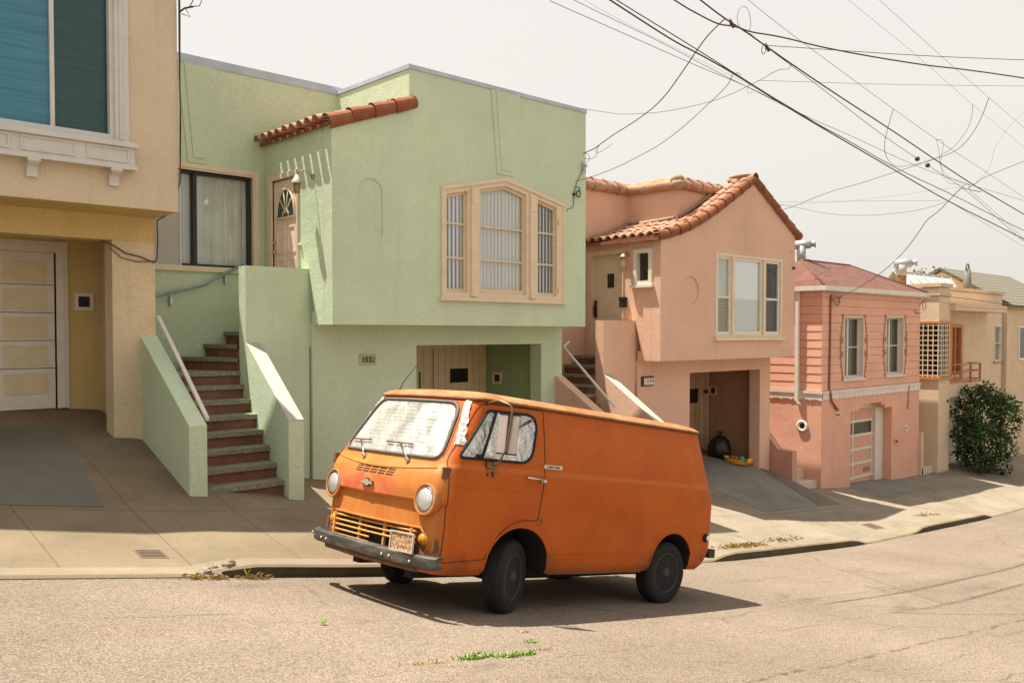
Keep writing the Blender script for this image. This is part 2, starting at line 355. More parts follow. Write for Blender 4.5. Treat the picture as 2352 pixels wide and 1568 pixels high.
M_BLACK = plain('black_frame', (.02, .02, .018), .5)
M_IRON = plain('black_iron', (.025, .022, .02), .55, .4)
M_GLASS = glass('window_glass'); M_GLASSD = glass('dark_window_glass', (.55, .6, .58), .3)
M_CURT = plain('pale_curtain', (.80, .78, .72), .9, 0, .08, 3)
M_BLIND = plain('white_blind_slat', (.88, .86, .84), .8, 0, .04, 3)
M_STEEL = plain('galvanised_steel', (.5, .52, .54), .4, .7, .15, 5)
M_BRASS = plain('brass', (.6, .38, .12), .35, .9)
M_ROOFT = plain('tar_roof', (.25, .24, .22), .95, 0, .2, 1)
def m_tile(name, c0, c1, c2):
    m, n, b = _nt(name); v = _coord(n)
    g = n.nodes.new("ShaderNodeNewGeometry")
    c = _ramp(n, g.outputs['Random Per Island'], 0, 1, c0, c1)
    c = _mix(n, _ramp(n, _noise(n, 6, 6, .7, v).outputs[0], .42, .66, (0, 0, 0), (.85,) * 3), c, c2)
    n.links.new(c, b.inputs['Base Color']); b.inputs['Roughness'].default_value = .85; b.inputs['Specular IOR Level'].default_value = .25
    _bump(n, b, _noise(n, 40, 4, .6, v).outputs[0], .4, .006); return m
M_TILE = m_tile('terracotta_tile', (.31, .135, .075), (.42, .215, .13), (.48, .335, .245))
M_TILED = m_tile('dark_terracotta_tile', (.20, .060, .028), (.29, .095, .045), (.27, .13, .075))
def m_granite():
    m, n, b = _nt('speckled_granite'); v = _coord(n)
    c = _ramp(n, _noise(n, 42, 3, .8, v).outputs[0], .38, .62, (.12, .12, .09), (.31, .295, .215))
    n.links.new(c, b.inputs['Base Color']); b.inputs['Roughness'].default_value = .85; return m
M_GRAN = m_granite(); M_RISER = plain('oxide_red_riser', (.20, .085, .055), .8, 0, .25, 4)
def rect(u0, u1, z0, z1): return [(u0, z0), (u1, z0), (u1, z1), (u0, z1)]
def window(fr, parent, u0, u1, z0, z1, fw=.06, n0=-.1, n1=.0, mat=None, bars=(), vbars=(), pane=True, glassm=None, sill=None, bw=.025, curtain=None, name='window', sillm=None):
    """a framed window in the local frame fr; bars at heights, vbars at u; the pane, sill and curtain are its sub-parts"""
    m = MB(); m.ring(((u0, u1, z0, z1), (u0 + fw, u1 - fw, z0 + fw, z1 - fw)), n0, n1, fr)
    for z in bars: m.box(u0 + fw, u1 - fw, n0 + .015, n1 - .02, z - bw / 2, z + bw / 2, fr)
    for u in vbars: m.box(u - bw / 2, u + bw / 2, n0 + .012, n1 - .017, z0 + fw, z1 - fw, fr)
    o = m.build(name, mat or M_WHITE, parent)
    if pane:
        p = MB(); p.face([fr(u0 + fw, n0 + .03, z0 + fw), fr(u1 - fw, n0 + .03, z0 + fw), fr(u1 - fw, n0 + .03, z1 - fw), fr(u0 + fw, n0 + .03, z1 - fw)]); p.build('pane', glassm or M_GLASS, o)
    if sill is not None:
        p = MB(); p.box(u0 - .05, u1 + .05, n0, n1 + sill, z0 - .055, z0 - .002, fr); p.build('sill', sillm or mat or M_WHITE, o)
    if curtain:
        kind, cm = curtain; p = MB(); nb = n0 - .012
        if kind == 'slats':
            u = u0 + fw + .03
            while u < u1 - fw:
                t = random.uniform(-.012, .012); p.box(u, u + .072 + t, nb - .02 + t, nb - .008 + t, z0, z1, fr); u += .098
        elif kind == 'folds':
            k = int((u1 - u0) / .035); pts = [(u0 + (u1 - u0) * i / k, nb + .022 * math.sin(i * 1.55) + .006 * math.sin(i * .7)) for i in range(k + 1)]
            for (a, na), (b_, nb_) in zip(pts, pts[1:]):
                f = p.face([fr(a, na, z0), fr(b_, nb_, z0), fr(b_, nb_, z1), fr(a, na, z1)])
        elif kind == 'sheet': p.box(u0, u1, nb - .01, nb, z0, z1, fr)
        elif kind == 'venetian':
            z = z0
            while z < z1: p.box(u0, u1, nb - .018, nb - .006, z, z + .022, fr); z += .03
        p.build('curtain' if kind in ('folds', 'sheet') else 'blind', cm, o)
    return o
def backing(m, fr, u0, u1, z0, z1, d=.55):                     # a dark room behind an opening
    m.box(u0 - .2, u1 + .2, -d - .05, -d, z0 - .2, z1 + .2, fr)
def plaque(fr, parent, u0, u1, z0, z1, frame_m, dark_m, n=.0):
    m = MB(); f = (u1 - u0) * .19; m.ring(((u0, u1, z0, z1), (u0 + f, u1 - f, z0 + f, z1 - f)), n - .01, n + .025, fr)
    o = m.build('mail_slot', frame_m, parent); p = MB(); p.box(u0 + f, u1 - f, n - .008, n + .008, z0 + f, z1 - f, fr); p.build('slot_flap', dark_m, o)
def railing(path, parent, mat, r=.02, brackets=(), bar=False):
    m = MB()
    if bar:
        for a, b in zip(path, path[1:]):
            a = Vector(a); b = Vector(b); d = (b - a).normalized(); q = Vector((d.y, -d.x, 0)).normalized() * .022; h = Vector((0, 0, .018))
            m.hexa([a - q - h, a + q - h, b + q - h, b - q - h, a - q + h, a + q + h, b + q + h, b - q + h])
    else: m.tube(path, r, 8)
    o = m.build('handrail', mat, parent)
    for a, b in brackets:
        k = MB(); k.box(a[0] - .018, a[0] + .018, a[1] - .01, b[1] + .02, b[2] - .16, b[2] - .04); k.tube([a, (a[0], a[1], b[2] - .06), (b[0], b[1], b[2] - .06)], .011, 6); k.build('bracket', M_STEEL, o)
# ------------------------------------------------------------------ the raised entry both stucco twins share: stair, cheek walls, landing wall
def entry(par, dx, dz, wallm, railm):
    T = lambda x, y, z: Vector((x + dx, y, z + dz))
    st = MB(); NOSE = [9.95 + .275 * i for i in range(7)]; Z0, RISE = -1.84, .187
    def xl(y): return 4.20 + .13 * (y - 9.75)
    def xr(y): return 5.34 + .155 * (y - 9.75)
    def step(poly, z):                                          # poly: plan outline, first edge is the nosing
        base = [T(x, y, z - .30) for x, y in poly]; top = [T(x, y, z - .055) for x, y in poly]
        st.mi = 1
        cx = sum(p[0] for p in poly) / len(poly); cy = sum(p[1] for p in poly) / len(poly)
        n = len(poly); V0 = [st.bm.verts.new(p) for p in base]; V1 = [st.bm.verts.new(p) for p in top]
        for i in range(n): f = st.bm.faces.new((V0[i], V0[(i + 1) % n], V1[(i + 1) % n], V1[i])); f.material_index = 1
        st.mi = 0                                               # granite tread, its nose standing 35 mm proud
        a, b = Vector((*poly[0], 0)), Vector((*poly[1], 0)); d = (b - a).normalized(); out = Vector((d.y, -d.x, 0)) * .035
        if out.dot(Vector((cx, cy, 0)) - a) > 0: out = -out
        pp = [(poly[0][0] + out.x, poly[0][1] + out.y), (poly[1][0] + out.x, poly[1][1] + out.y)] + list(poly[2:])
        A = [st.bm.verts.new(T(x, y, z - .06)) for x, y in pp]; B = [st.bm.verts.new(T(x, y, z)) for x, y in pp]
        f = st.bm.faces.new(B); f.material_index = 0
        for i in range(n): f = st.bm.faces.new((A[i], A[(i + 1) % n], B[(i + 1) % n], B[i])); f.material_index = 0
    for i, y in enumerate(NOSE):
        y2 = y + .40; step([(xl(y), y), (xr(y), y), (xr(y2), y2), (xl(y2), y2)], Z0 + RISE * i)
    P = (5.60, 11.70)
    step([(4.42, 11.85), P, (5.62, 12.9), (4.42, 12.9)], Z0 + RISE * 7)
    step([(5.22, 12.9), P, (5.75, 12.9), (5.7, 12.9)], Z0 + RISE * 8)
    step([(5.62, 12.9), P, (6.1, 12.9), (5.9, 12.9)], Z0 + RISE * 9)
    step([(5.95, 12.9), (5.72, 11.70), (6.6, 11.7), (6.6, 12.9)], Z0 + RISE * 10)
    step([(6.25, 12.9), (6.1, 11.70), (6.6, 11.7), (6.6, 12.9)], Z0 + RISE * 11)
    st.build('staircase', [M_GRAN, M_RISER], par)
    ck = MB()
    # street-side cheek walls: sloping tops, upright front ends
    def cheek(xa, xb, xc, xd, y0, y1, zf, zb, zg):
        ck.hexa([T(xa, y0, zg), T(xb, y0, zg), T(xd, y1, zg), T(xc, y1, zg), T(xa, y0, zf), T(xb, y0, zf), T(xd, y1, zb), T(xc, y1, zb)])
    cheek(4.05, 4.26, 4.19, 4.40, 9.75, 11.62, -1.055, -.02, -2.6)
    cheek(5.30, 5.51, 5.60, 5.82, 9.75, 11.50, -1.085, -.14, -2.6)
    ck.box(5.60, 6.598, 11.50, 11.71, -2.4, .955, T)
    ck.build('stair_wall', wallm, par)
    cp = MB()                                                   # pale worn top of the right cheek wall
    o3 = .004
    cp.hexa([T(5.30, 9.75, -1.083), T(5.51, 9.75, -1.083), T(5.82, 11.5, -.138), T(5.60, 11.5, -.138), T(5.30, 9.75, -1.083 + .012), T(5.51, 9.75, -1.083 + .012), T(5.82, 11.5, -.138 + .012), T(5.60, 11.5, -.138 + .012)])
    cp.build('coping', plain('pale_coping_paint', (.43, .40, .33), .7, 0, .1, 4), par)
# ------------------------------------------------------------------ tiles
def tile_row(m, pts, up, r=.1, length=.36, lap=.06, lift=.012, a0=0., a1=math.pi, taper=.82):
    """barrel tiles laid nose over tail along a polyline from its low end"""
    P = [Vector(p) for p in pts]; L = [0]
    for a, b in zip(P, P[1:]): L.append(L[-1] + (b - a).length)
    def at(s_):
        s_ = max(0, min(L[-1], s_))
        for i in range(len(P) - 1):
            if s_ <= L[i + 1] + 1e-9: return P[i].lerp(P[i + 1], (s_ - L[i]) / max(1e-9, L[i + 1] - L[i]))
        return P[-1]
    k = max(1, round(L[-1] / length)); st = L[-1] / k
    for i in range(k):
        j = random.uniform(-.008, .008)
        m.tile(at(i * st - .0) + Vector((0, 0, lift + j)), at((i + 1) * st + lap) + Vector((0, j, 0)), up, r, r * taper, a0=a0, a1=a1)
# ------------------------------------------------------------------ the cream house at the left edge
h = thing('house', 'cream stucco house with a big blue window over its ochre garage recess, leftmost house', 'house', (0, 11.6, -1.3))
fu = front(10.85); fl = front(11.6); fd = front(13.0)
m = MB()
m.plate([(-3.2, 1.52), (4.40, 1.52), (4.40, 5.05), (-3.2, 5.05)], -.25, 0, fu, [rect(.9, 3.66, 2.27, 4.62)])  # unseen upper edge raised as a parapet, shaped for the shadow it casts
m.box(4.15, 4.40, 11.10, 26, 1.52, 4.35)
m.box(-3.2, 4.15, 11.12, 26, 4.2, 4.34); m.box(-3.2, 4.15, 25.7, 26, -3, 4.2); m.box(-3.2, -2.9, 11.12, 25.7, -3, 4.2)
m.box(4.15, 4.395, 11.9, 26, -3, 1.515)
m.build('wall', M_CREAM, h)
m = MB()
m.box(-3.2, 4.398, 10.853, 11.9, 1.514, 1.56)                              # soffit of the overhang
m.plate([(-3.2, 1.19), (4.39, 1.19), (4.39, 1.512), (-3.2, 1.512)], -.3, 0, fl)
m.build('soffit', M_YELL, h)
m = MB(); m.box(3.845, 4.385, 11.6, 11.88, -2.2, 1.188); m.build('pillar', stucco('cream_pillar_stucco', (.67, .55, .36), (.30, .22, .12), .6, .4), h)
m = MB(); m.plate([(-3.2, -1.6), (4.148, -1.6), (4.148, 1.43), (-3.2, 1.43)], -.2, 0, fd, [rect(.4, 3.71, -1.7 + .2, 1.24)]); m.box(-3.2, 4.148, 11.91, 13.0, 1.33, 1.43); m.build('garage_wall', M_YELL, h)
gd = MB(); gd.box(.55, 3.55, -.06, -.015, -1.02, 1.10, fd)
for c0, c1 in ((.62, 1.3), (1.42, 2.12), (2.24, 2.94)): pass
o = gd.build('garage_door', M_WHITE, h)
pn = MB()
for zt in (.975, .60, .222, -.155, -.532):
    for c0, c1 in ((.66, 1.28), (1.40, 2.10), (2.22, 2.80), (2.92, 3.455)): pn.box(c0, c1, -.016, -.006, zt - .285, zt, fd)
pn.build('door_panel', plain('tan_door_panel', (.67, .57, .37), .7, 0, .08, 5), o)
ln = MB()
for zt in (.64, .262, -.115, -.492): ln.box(.55, 3.55, -.016, -.010, zt + .018, zt + .026, fd)
ln.build('panel_joint', M_DARK, o)
tr = MB(); tr.plate([(.39, -1.02), (.39, 1.25), (3.712, 1.25), (3.712, -1.02), (3.60, -1.02), (3.60, 1.13), (.5, 1.13), (.5, -1.02)], -.08, .03, fd); tr.plate([(.44, -1.02), (.44, 1.2), (3.66, 1.2), (3.66, -1.02), (3.56, -1.02), (3.56, 1.1), (.54, 1.1), (.54, -1.02)], .03, .045, fd)
tr.build('door_trim', M_WHITE, h)
plaque(fd, h, 3.80, 4.045, .325, .565, M_WHITE, M_DARK)
# upper window: a blue sliding pane beside a dark one, white casing
M_WFR = plain('grey_white_window_paint', (.58, .57, .53), .5, 0, .08, 5)
wn = MB(); wn.ring(((.8, 3.80, 2.27, 4.72), (.97, 3.64, 2.31, 4.58)), -.05, .035, fu); wn.ring(((.97, 3.64, 2.31, 4.58), (1.02, 3.59, 2.36, 4.53)), -.12, .0, fu); wn.box(2.955, 3.0, -.11, -.03, 2.36, 4.53, fu); wn.box(3.69, 3.72, .035, .05, 2.3, 4.67, fu)
wo_ = wn.build('window', M_WFR, h)
def m_teal(name, a, b_):
    m_, n, b = _nt(name); v = _coord(n, (1, 1, 22)); c = _ramp(n, _noise(n, 1.2, 3, .5, v).outputs[0], .35, .65, a, b_)
    n.links.new(c, b.inputs['Base Color']); b.inputs['Roughness'].default_value = .25; b.inputs['Coat Weight'].default_value = .15; return m_
p = MB(); p.box(1.02, 2.955, -.09, -.07, 2.36, 4.53, fu); p.build('pane', m_teal('blue_screened_glass', (.025, .15, .22), (.045, .21, .29)), wo_)
p = MB(); p.box(3.0, 3.59, -.105, -.085, 2.36, 4.53, fu); p.build('pane', m_teal('dark_green_glass', (.008, .045, .045), (.012, .065, .062)), wo_)
sp = MB(); sp.box(1.0, 3.86, -.02, .17, 2.205, 2.262, fu); sp.box(1.03, 3.83, -.02, .125, 2.0, 2.205, fu); sp.box(1.0, 3.85, -.02, .15, 1.945, 2.0, fu)
for a, b_ in ((1.1, 1.75), (1.85, 2.5), (2.6, 3.17), (3.29, 3.765)): sp.ring(((a, b_, 2.025, 2.19), (a + .022, b_ - .022, 2.047, 2.168)), .125, .138, fu)
so_ = sp.build('sill', M_WFR, wo_)
for u in (1.5, 2.68, 3.56):
    c = MB(); c.plate([(0, 1.945), (0.14, 1.945), (.14, 1.90), (.075, 1.86), (.05, 1.80), (0.05, 1.75), (0, 1.75)], 0, .11, Fr((u, 10.85, 0), (0, -1, 0), (1, 0, 0))); c.box(-.012, .122, -.005, .155, 1.915, 1.943, Fr((u, 10.85, 0), (1, 0, 0), (0, -1, 0))); c.build('corbel', M_WFR, so_)
# loose service wires down the corner and over the garage
cw = MB(); cw.tube([(4.425, 10.83, 4.6), (4.42, 10.83, 3.6), (4.43, 10.83, 2.6), (4.415, 10.83, 1.9), (4.40, 11.0, 1.55), (4.405, 11.57, 1.48), (4.41, 11.57, 1.2), (4.40, 11.575, .98), (4.36, 11.57, .93), (4.2, 11.57, .99), (4.0, 11.57, 1.03), (3.85, 11.57, 1.12), (3.7, 11.57, 1.17)], .009, 5)
cw.tube([(4.40, 11.58, .95), (4.15, 11.58, .93), (3.95, 11.58, .97), (3.8, 11.58, 1.1)], .006, 5); cw.tube([(4.435, 10.84, 5.3), (4.44, 10.84, 3.9), (4.43, 10.84, 3.0), (4.42, 10.84, 2.2)], .006, 5)
cw.build('service_cable', plain('old_brown_cable', (.06, .035, .025), .7), h)
tw = MB()
tw.tube([(4.41, 10.8, 3.98), (4.46, 10.75, 4.03), (4.55, 10.7, 4.06)], .012, 5); tw.tube([(4.47, 10.75, 4.03), (4.52, 10.72, 3.93), (4.44, 10.8, 3.97)], .006, 5); tw.tube([(4.55, 10.7, 4.06), (4.62, 10.68, 4.08), (4.64, 10.66, 4.15)], .006, 5); tw.tube([(4.50, 10.7, 4.04), (4.54, 10.7, 4.12), (4.6, 10.6, 4.3)], .006, 5)
tw.build('service_wire_end', MATS['old_brown_cable'], h)
# ------------------------------------------------------------------ the pale green house, number 250
h = thing('house', 'pale green stucco house numbered 250 with peaked bay window and stairs', 'house', (8, 11.45, -2.3))
fu = front(10.85); fl = front(11.45); fr_ = front(12.9); fs = side(6.6)
def archp(u0, u1, z0, zs, zt, n=14):
    c = (u0 + u1) / 2; r = (u1 - u0) / 2
    return [(u0, z0), (u1, z0)] + [(c + r * math.cos(math.pi * k / n), zs + (zt - zs) * math.sin(math.pi * k / n)) for k in range(n + 1)]
BAY = [(8.60, .585), (11.325, .585), (11.325, 2.27), (9.94, 2.56), (8.60, 2.27)]
m = MB()
m.plate([(6.6, .13), (11.95, .13), (11.95, 4.03), (7.96, 4.03), (7.96, 3.45), (6.6, 2.99)], -.22, 0, fu, [BAY, archp(7.045, 7.465, 1.43, 2.08, 2.285)])
m.plate(archp(7.0, 7.5, 1.4, 2.08, 2.33), -.06, -.016, fu)                              # floor of the shallow arched niche
m.plate([(9.76, 2.66), (10.12, 2.66), (10.26, 4.03), (9.62, 4.03)], -.005, .016, fu); m.plate([(9.85, 2.735), (10.06, 2.735), (10.16, 4.03), (9.72, 4.03)], .01, .03, fu)
m.plate([(11.075, .13), (11.32, .13), (11.5, .96), (11.5, -.2), (12.9, -.2), (12.9, 3.02), (11.075, 3.0)], -.2, 0, fs, [rect(11.82, 12.60, .1, 2.40)])
m.box(6.62, 11.95, 11.072, 11.45, .132, .33)                                            # soffit of the overhang
m.plate([(4.39, -2.2), (8.2, -2.2), (8.2, 4.1), (4.39, 4.1)], -.22, 0, fr_, [rect(4.75, 6.42, 1.02, 2.45)])
m.plate([(5.38, 2.565), (5.69, 2.565), (5.84, 4.03), (5.23, 4.03)], -.005, .016, fr_); m.plate([(5.455, 2.645), (5.635, 2.645), (5.74, 4.03), (5.33, 4.03)], .01, .03, fr_)
m.plate([(11.072, 3.2), (12.9, 3.2), (12.9, 4.028), (11.072, 4.028)], -.2, 0, side(7.96))
m.plate([(6.62, -3.4), (11.95, -3.4), (11.95, .131), (6.62, .131)], -.25, 0, fl, [rect(8.53, 11.40, -3.3, -.19)])
m.box(6.62, 6.85, 11.7, 12.9, -3.2, -.2)
m.box(11.40, 11.62, 11.701, 11.74, -3.2, .12); m.box(11.63, 11.93, 11.741, 13.4, -3.2, .0)         # right side of the garage recess
m.box(11.70, 11.948, 11.1, 26, .34, 3.9); m.box(4.39, 11.948, 25.8, 26, -4, 3.9); m.box(11.70, 11.945, 13.41, 26, -4, .3); m.box(4.40, 4.6, 13.2, 25.8, -4, 3.9)
m.build('wall', M_GREEN, h)
m = MB(); m.box(11.575, 11.628, 11.742, 13.4, -3.2, -.02); m.box(8.3, 8.53, 11.702, 13.4, -3.2, -.02); m.box(8.53, 11.573, 11.702, 13.4, -.17, -.02); m.build('garage_wall', stucco('shade_toned_green_stucco', (.34, .45, .24), (.12, .13, .05), .4, .4), h)  # recess walls: the green is darkened, so their shade is in the colour
rf = MB(); rf.box(4.6, 11.7, 13.12, 25.8, 3.75, 3.85); rf.box(8.17, 11.7, 11.1, 13.12, 3.74, 3.84); ro = rf.build('roof', M_ROOFT, h)
fl_ = MB(); fl_.box(7.945, 11.965, 10.835, 11.09, 4.032, 4.10); fl_.box(7.945, 8.18, 11.09, 12.885, 4.034, 4.098); fl_.box(4.39, 8.18, 12.885, 13.13, 4.036, 4.165); fl_.box(11.71, 11.965, 11.09, 26, 3.92, 4.095)
fl_.build('parapet_flashing', M_FLASH, ro)
# tiled pent roof over the entry
tl = MB(); EV = (6.44, 2.985); TP = (8.04, 3.52)
tl.mi = 1; tl.hexa([(EV[0] + .1, 10.80, EV[1] - .03), (TP[0], 10.80, TP[1] - .05), (TP[0], 12.88, TP[1] - .05), (EV[0] + .1, 12.88, EV[1] - .03), (EV[0] + .1, 10.80, EV[1] + .015), (TP[0], 10.80, TP[1] + .0), (TP[0], 12.88, TP[1] + .0), (EV[0] + .1, 12.88, EV[1] + .015)])
tl.mi = 0
for k in range(9):
    y = 11.02 + k * .223; tile_row(tl, [(EV[0], y, EV[1] + .02), (TP[0] - .02, y, TP[1] + .03)], (0, 0, 1), .088, .34)
tl.mi = 1
tile_row(tl, [(EV[0] + .08, 10.86, EV[1] + .0), (TP[0] + .02, 10.86, TP[1] + .02)], (0, -.75, .55), .118, .40, a0=-.25, a1=math.pi + .1)
tl.build('tiled_roof', [M_TILE, M_TILED], h)
# front door in the sunny side wall
d = MB(); d.box(11.82, 12.60, -.07, -.02, .16, 2.36, fs)
for (a, b_) in ((11.90, 12.16), (12.24, 12.50)):
    for (z0, z1) in ((.32, .62), (.72, 1.16), (1.24, 1.66)): d.ring(((a, b_, z0, z1), (a + .035, b_ - .035, z0 + .035, z1 - .035)), -.02, -.008, fs)
do = d.build('door', plain('faded_pink_door_paint', (.80, .62, .54), .6, 0, .06, 5), h)
g = MB(); fan = [(11.92, 1.78), (12.48, 1.78)] + [(12.2 + .28 * math.cos(math.pi * k / 12), 1.80 + .42 * math.sin(math.pi * k / 12)) for k in range(13)]
g.plate(fan, -.02, -.01, fs); go = g.build('fan_light', plain('dark_fan_glass', (.02, .05, .04), .15), do)
g = MB(); fp = [fs(u, -.006, z) for u, z in fan]; g.tube(fp, .022, 6, True)
for k in (3, 5, 7, 9): g.tube([fs(12.2, -.008, 1.84), fs(12.2 + .27 * math.cos(math.pi * k / 12), -.008, 1.80 + .41 * math.sin(math.pi * k / 12))], .011, 5)
g.tube([fs(12.2 + .09 * math.cos(math.pi * k / 8), -.008, 1.79 + .12 * math.sin(math.pi * k / 8)) for k in range(9)], .012, 5); g.build('glazing_bar', M_TRIM, go)
g = MB(); g.ball(fs(12.53, .02, 1.26), .03); g.build('handle', M_BRASS, do); g = MB(); g.ball(fs(12.53, .01, 1.42), .024); g.build('deadbolt', M_BRASS, do)
t = MB(); t.plate([(11.79, .2), (11.79, 2.46), (12.72, 2.46), (12.72, .2), (12.60, .2), (12.60, 2.38), (11.82, 2.38), (11.82, .2)], -.19, .03, fs); t.build('door_trim', M_TRIM, h)
bl = MB(); bl.lathe([(.0, 0), (.02, 0), (.02, .03), (.012, .04)], fs(11.73, 0, 1.33), (-1, 0, 0), 10); bl.build('doorbell', M_WHITE, h)
# carriage lamp and its arm
M_LAMP = plain('old_copper', (.34, .22, .13), .5, .4, .2, 12)
lm = MB(); q = fs(11.36, 0, 2.30); lm.lathe([(0, 0), (.045, 0), (.04, .02)], q, (-1, 0, 0), 10); lm.tube([q + Vector((-.02, 0, 0)), q + Vector((-.1, .05, .08)), q + Vector((-.18, .10, .07)), q + Vector((-.2, .12, .02))], .009, 6)
lo = lm.build('wall_lamp', M_LAMP, h)
c = q + Vector((-.2, .12, 0)); s_ = MB(); s_.lathe([(.008, .02), (.03, 0), (.085, -.10), (.085, -.112), (.06, -.114)], c, (0, 0, 1), 6); s_.build('lamp_shade', plain('weathered_pale_metal', (.5, .47, .4), .5, .3), lo)
s_ = MB(); s_.lathe([(.055, -.115), (.048, -.24), (.03, -.255), (.004, -.262)], c, (0, 0, 1), 6); s_.build('lantern', M_LAMP, lo)
# picture window in the set-back wall
W = window(fr_, h, 5.50, 6.40, 1.03, 2.44, .028, -.16, -.04, M_BLACK, name='window', curtain=('folds', M_CURT))
W = window(fr_, h, 4.76, 5.50, 1.03, 2.44, .028, -.16, -.04, M_BLACK, name='window', curtain=('folds', M_CURT))
t = MB(); t.plate([(4.70, 1.02), (4.70, 2.55), (6.52, 2.55), (6.52, 1.02), (6.41, 1.02), (6.41, 2.45), (4.81, 2.45), (4.81, 1.02)], -.05, .03, fr_); t.plate([(4.70, 1.05), (4.70, 2.52), (6.49, 2.52), (6.49, 1.05), (6.44, 1.05), (6.44, 2.48), (4.81, 2.48), (4.81, 1.05)], .03, .045, fr_); t.box(4.65, 6.5, -.1, .06, .935, 1.015, fr_); t.build('window_trim', M_TRIM, h)
sc_ = MB(); sc_.ring(((4.72, 5.275, 1.0, 2.44), (4.745, 5.25, 1.025, 2.41)), -.038, -.015, fr_); so2 = sc_.build('insect_screen', M_STEEL, h)
sc_ = MB(); sc_.box(4.745, 5.25, -.032, -.028, 1.025, 2.41, fr_); sc_.build('screen_mesh', plain('grey_screen_mesh', (.44, .42, .38), .9, 0, .15, 60), so2)
# bay window: three casements under one peaked head
fw = MB()
fw.plate(BAY, -.09, .02, fu, [[(8.67, .66), (9.10, .66), (9.10, 2.30), (8.67, 2.21)], [(9.37, .66), (10.42, .66), (10.42, 2.38), (9.94, 2.48), (9.37, 2.36)], [(10.70, .66), (11.17, .66), (11.17, 2.23), (10.70, 2.33)]])
for u in (9.235, 10.565):
    fw.plate([(u - .075, .60), (u + .06, .60), (u + .06, 2.37 if u < 10 else 2.38), (u - .075, 2.345 if u < 10 else 2.41)], .02, .055, fu); fw.box(u - .07, u + .055, .055, .068, .6, .72, fu); fw.box(u - .07, u + .055, .055, .068, 2.1, 2.34, fu)
hd = [(8.575, 2.265), (9.94, 2.555), (11.35, 2.265), (11.35, 2.32), (9.94, 2.615), (8.575, 2.32)]; fw.plate(hd, -.02, .045, fu)
fw.box(8.565, 8.60, -.02, .035, .585, 2.31, fu); fw.box(11.325, 11.36, -.02, .035, .585, 2.31, fu)
wo2 = fw.build('window', M_TRIM, h)
M_SASH = plain('pale_sash_paint', (.66, .52, .34), .55, 0, .08, 5)
for (a, b_, zt) in ((8.67, 9.10, (2.21, 2.30)), (9.37, 10.42, None), (10.70, 11.17, (2.33, 2.23))):
    s_ = MB()
    if zt: o_ = [(a, .66), (b_, .66), (b_, zt[1]), (a, zt[0])]; i_ = [(a + .04, .72), (b_ - .04, .72), (b_ - .04, zt[1] - .05), (a + .04, zt[0] - .05)]
    else: o_ = [(a, .66), (b_, .66), (b_, 2.38), (9.94, 2.48), (a, 2.36)]; i_ = [(a + .045, .74), (b_ - .045, .74), (b_ - .045, 2.33), (9.94, 2.43), (a + .045, 2.31)]
    s_.plate(o_, -.085, -.03, fu, [i_])
    for z in (1.215, 1.765): s_.box(i_[0][0], i_[1][0], -.08, -.035, z - .016, z + .016, fu)
    sa = s_.build('sash', M_SASH, wo2)
    p = MB(); p.face([fu(u, -.06, z) for u, z in i_]); p.build('pane', M_GLASS, sa)
b2 = MB()
u = 8.64
while u < 11.2:
    if not (9.13 < u < 9.30 or 10.45 < u < 10.62):
        wdt = .073 if 9.3 < u < 10.45 else .036
        b2.box(u, u + wdt + random.uniform(-.004, .004), -.108, -.098, .62, 2.5 if 9.3 < u < 10.5 else 2.28, fu)
    u += .082
b2.build('blind', M_BLIND, wo2)
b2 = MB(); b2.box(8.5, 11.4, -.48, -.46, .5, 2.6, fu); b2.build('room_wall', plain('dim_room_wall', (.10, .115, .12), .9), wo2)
s_ = MB(); s_.box(8.52, 11.40, -.08, .075, .525, .583, fu); s_.build('sill', M_TRIM, wo2)
for z in (1.93, .72): hg = MB(); hg.box(11.195, 11.215, .02, .03, z, z + .1, fu); hg.build('hinge', M_BRASS, wo2)
b2 = MB(); b2.box(4.7, 6.5, -.62, -.6, .9, 2.6, fr_); b2.build('room_wall', MATS['dim_room_wall'], W)
# garage
fd = front(13.2)
g = MB(); g.box(8.54, 11.565, -.05, 0, -2.6, -.20, fd); gd = g.build('garage_door', plain('tan_plank_door', (.68, .54, .32), .7, 0, .08, 3), h)
g = MB()
u = 8.6
while u < 11.5: g.box(u, u + .005, 0, .004, -2.55, -.24, fd); u += .175
g.box(10.215, 10.24, .0, .006, -2.5, -.28, fd); g.build('board_joint', plain('dark_joint', (.26, .19, .10), .9), gd)
g = MB(); g.box(10.63, 11.09, -.005, .008, -.955, -.68, fd); g.build('door_pane', plain('dark_door_glass', (.012, .016, .012), .2), gd)
g = MB(); g.ring(((10.60, 11.12, -.985, -.65), (10.63, 11.09, -.955, -.68)), -.005, .012, fd); g.box(11.49, 11.56, 0, .02, -2.6, -.21, fd); g.box(8.6, 11.49, 0, .02, -.27, -.21, fd); g.build('door_trim', MATS['tan_plank_door'], gd)
g = MB(); g.box(8.56, 8.585, .02, .045, -1.0, -.62, front(11.45)); g.build('door_handle', M_BLACK, h)
plaque(side(11.575), h, 12.72, 12.99, -1.0, -.76, M_TRIM, M_DARK)
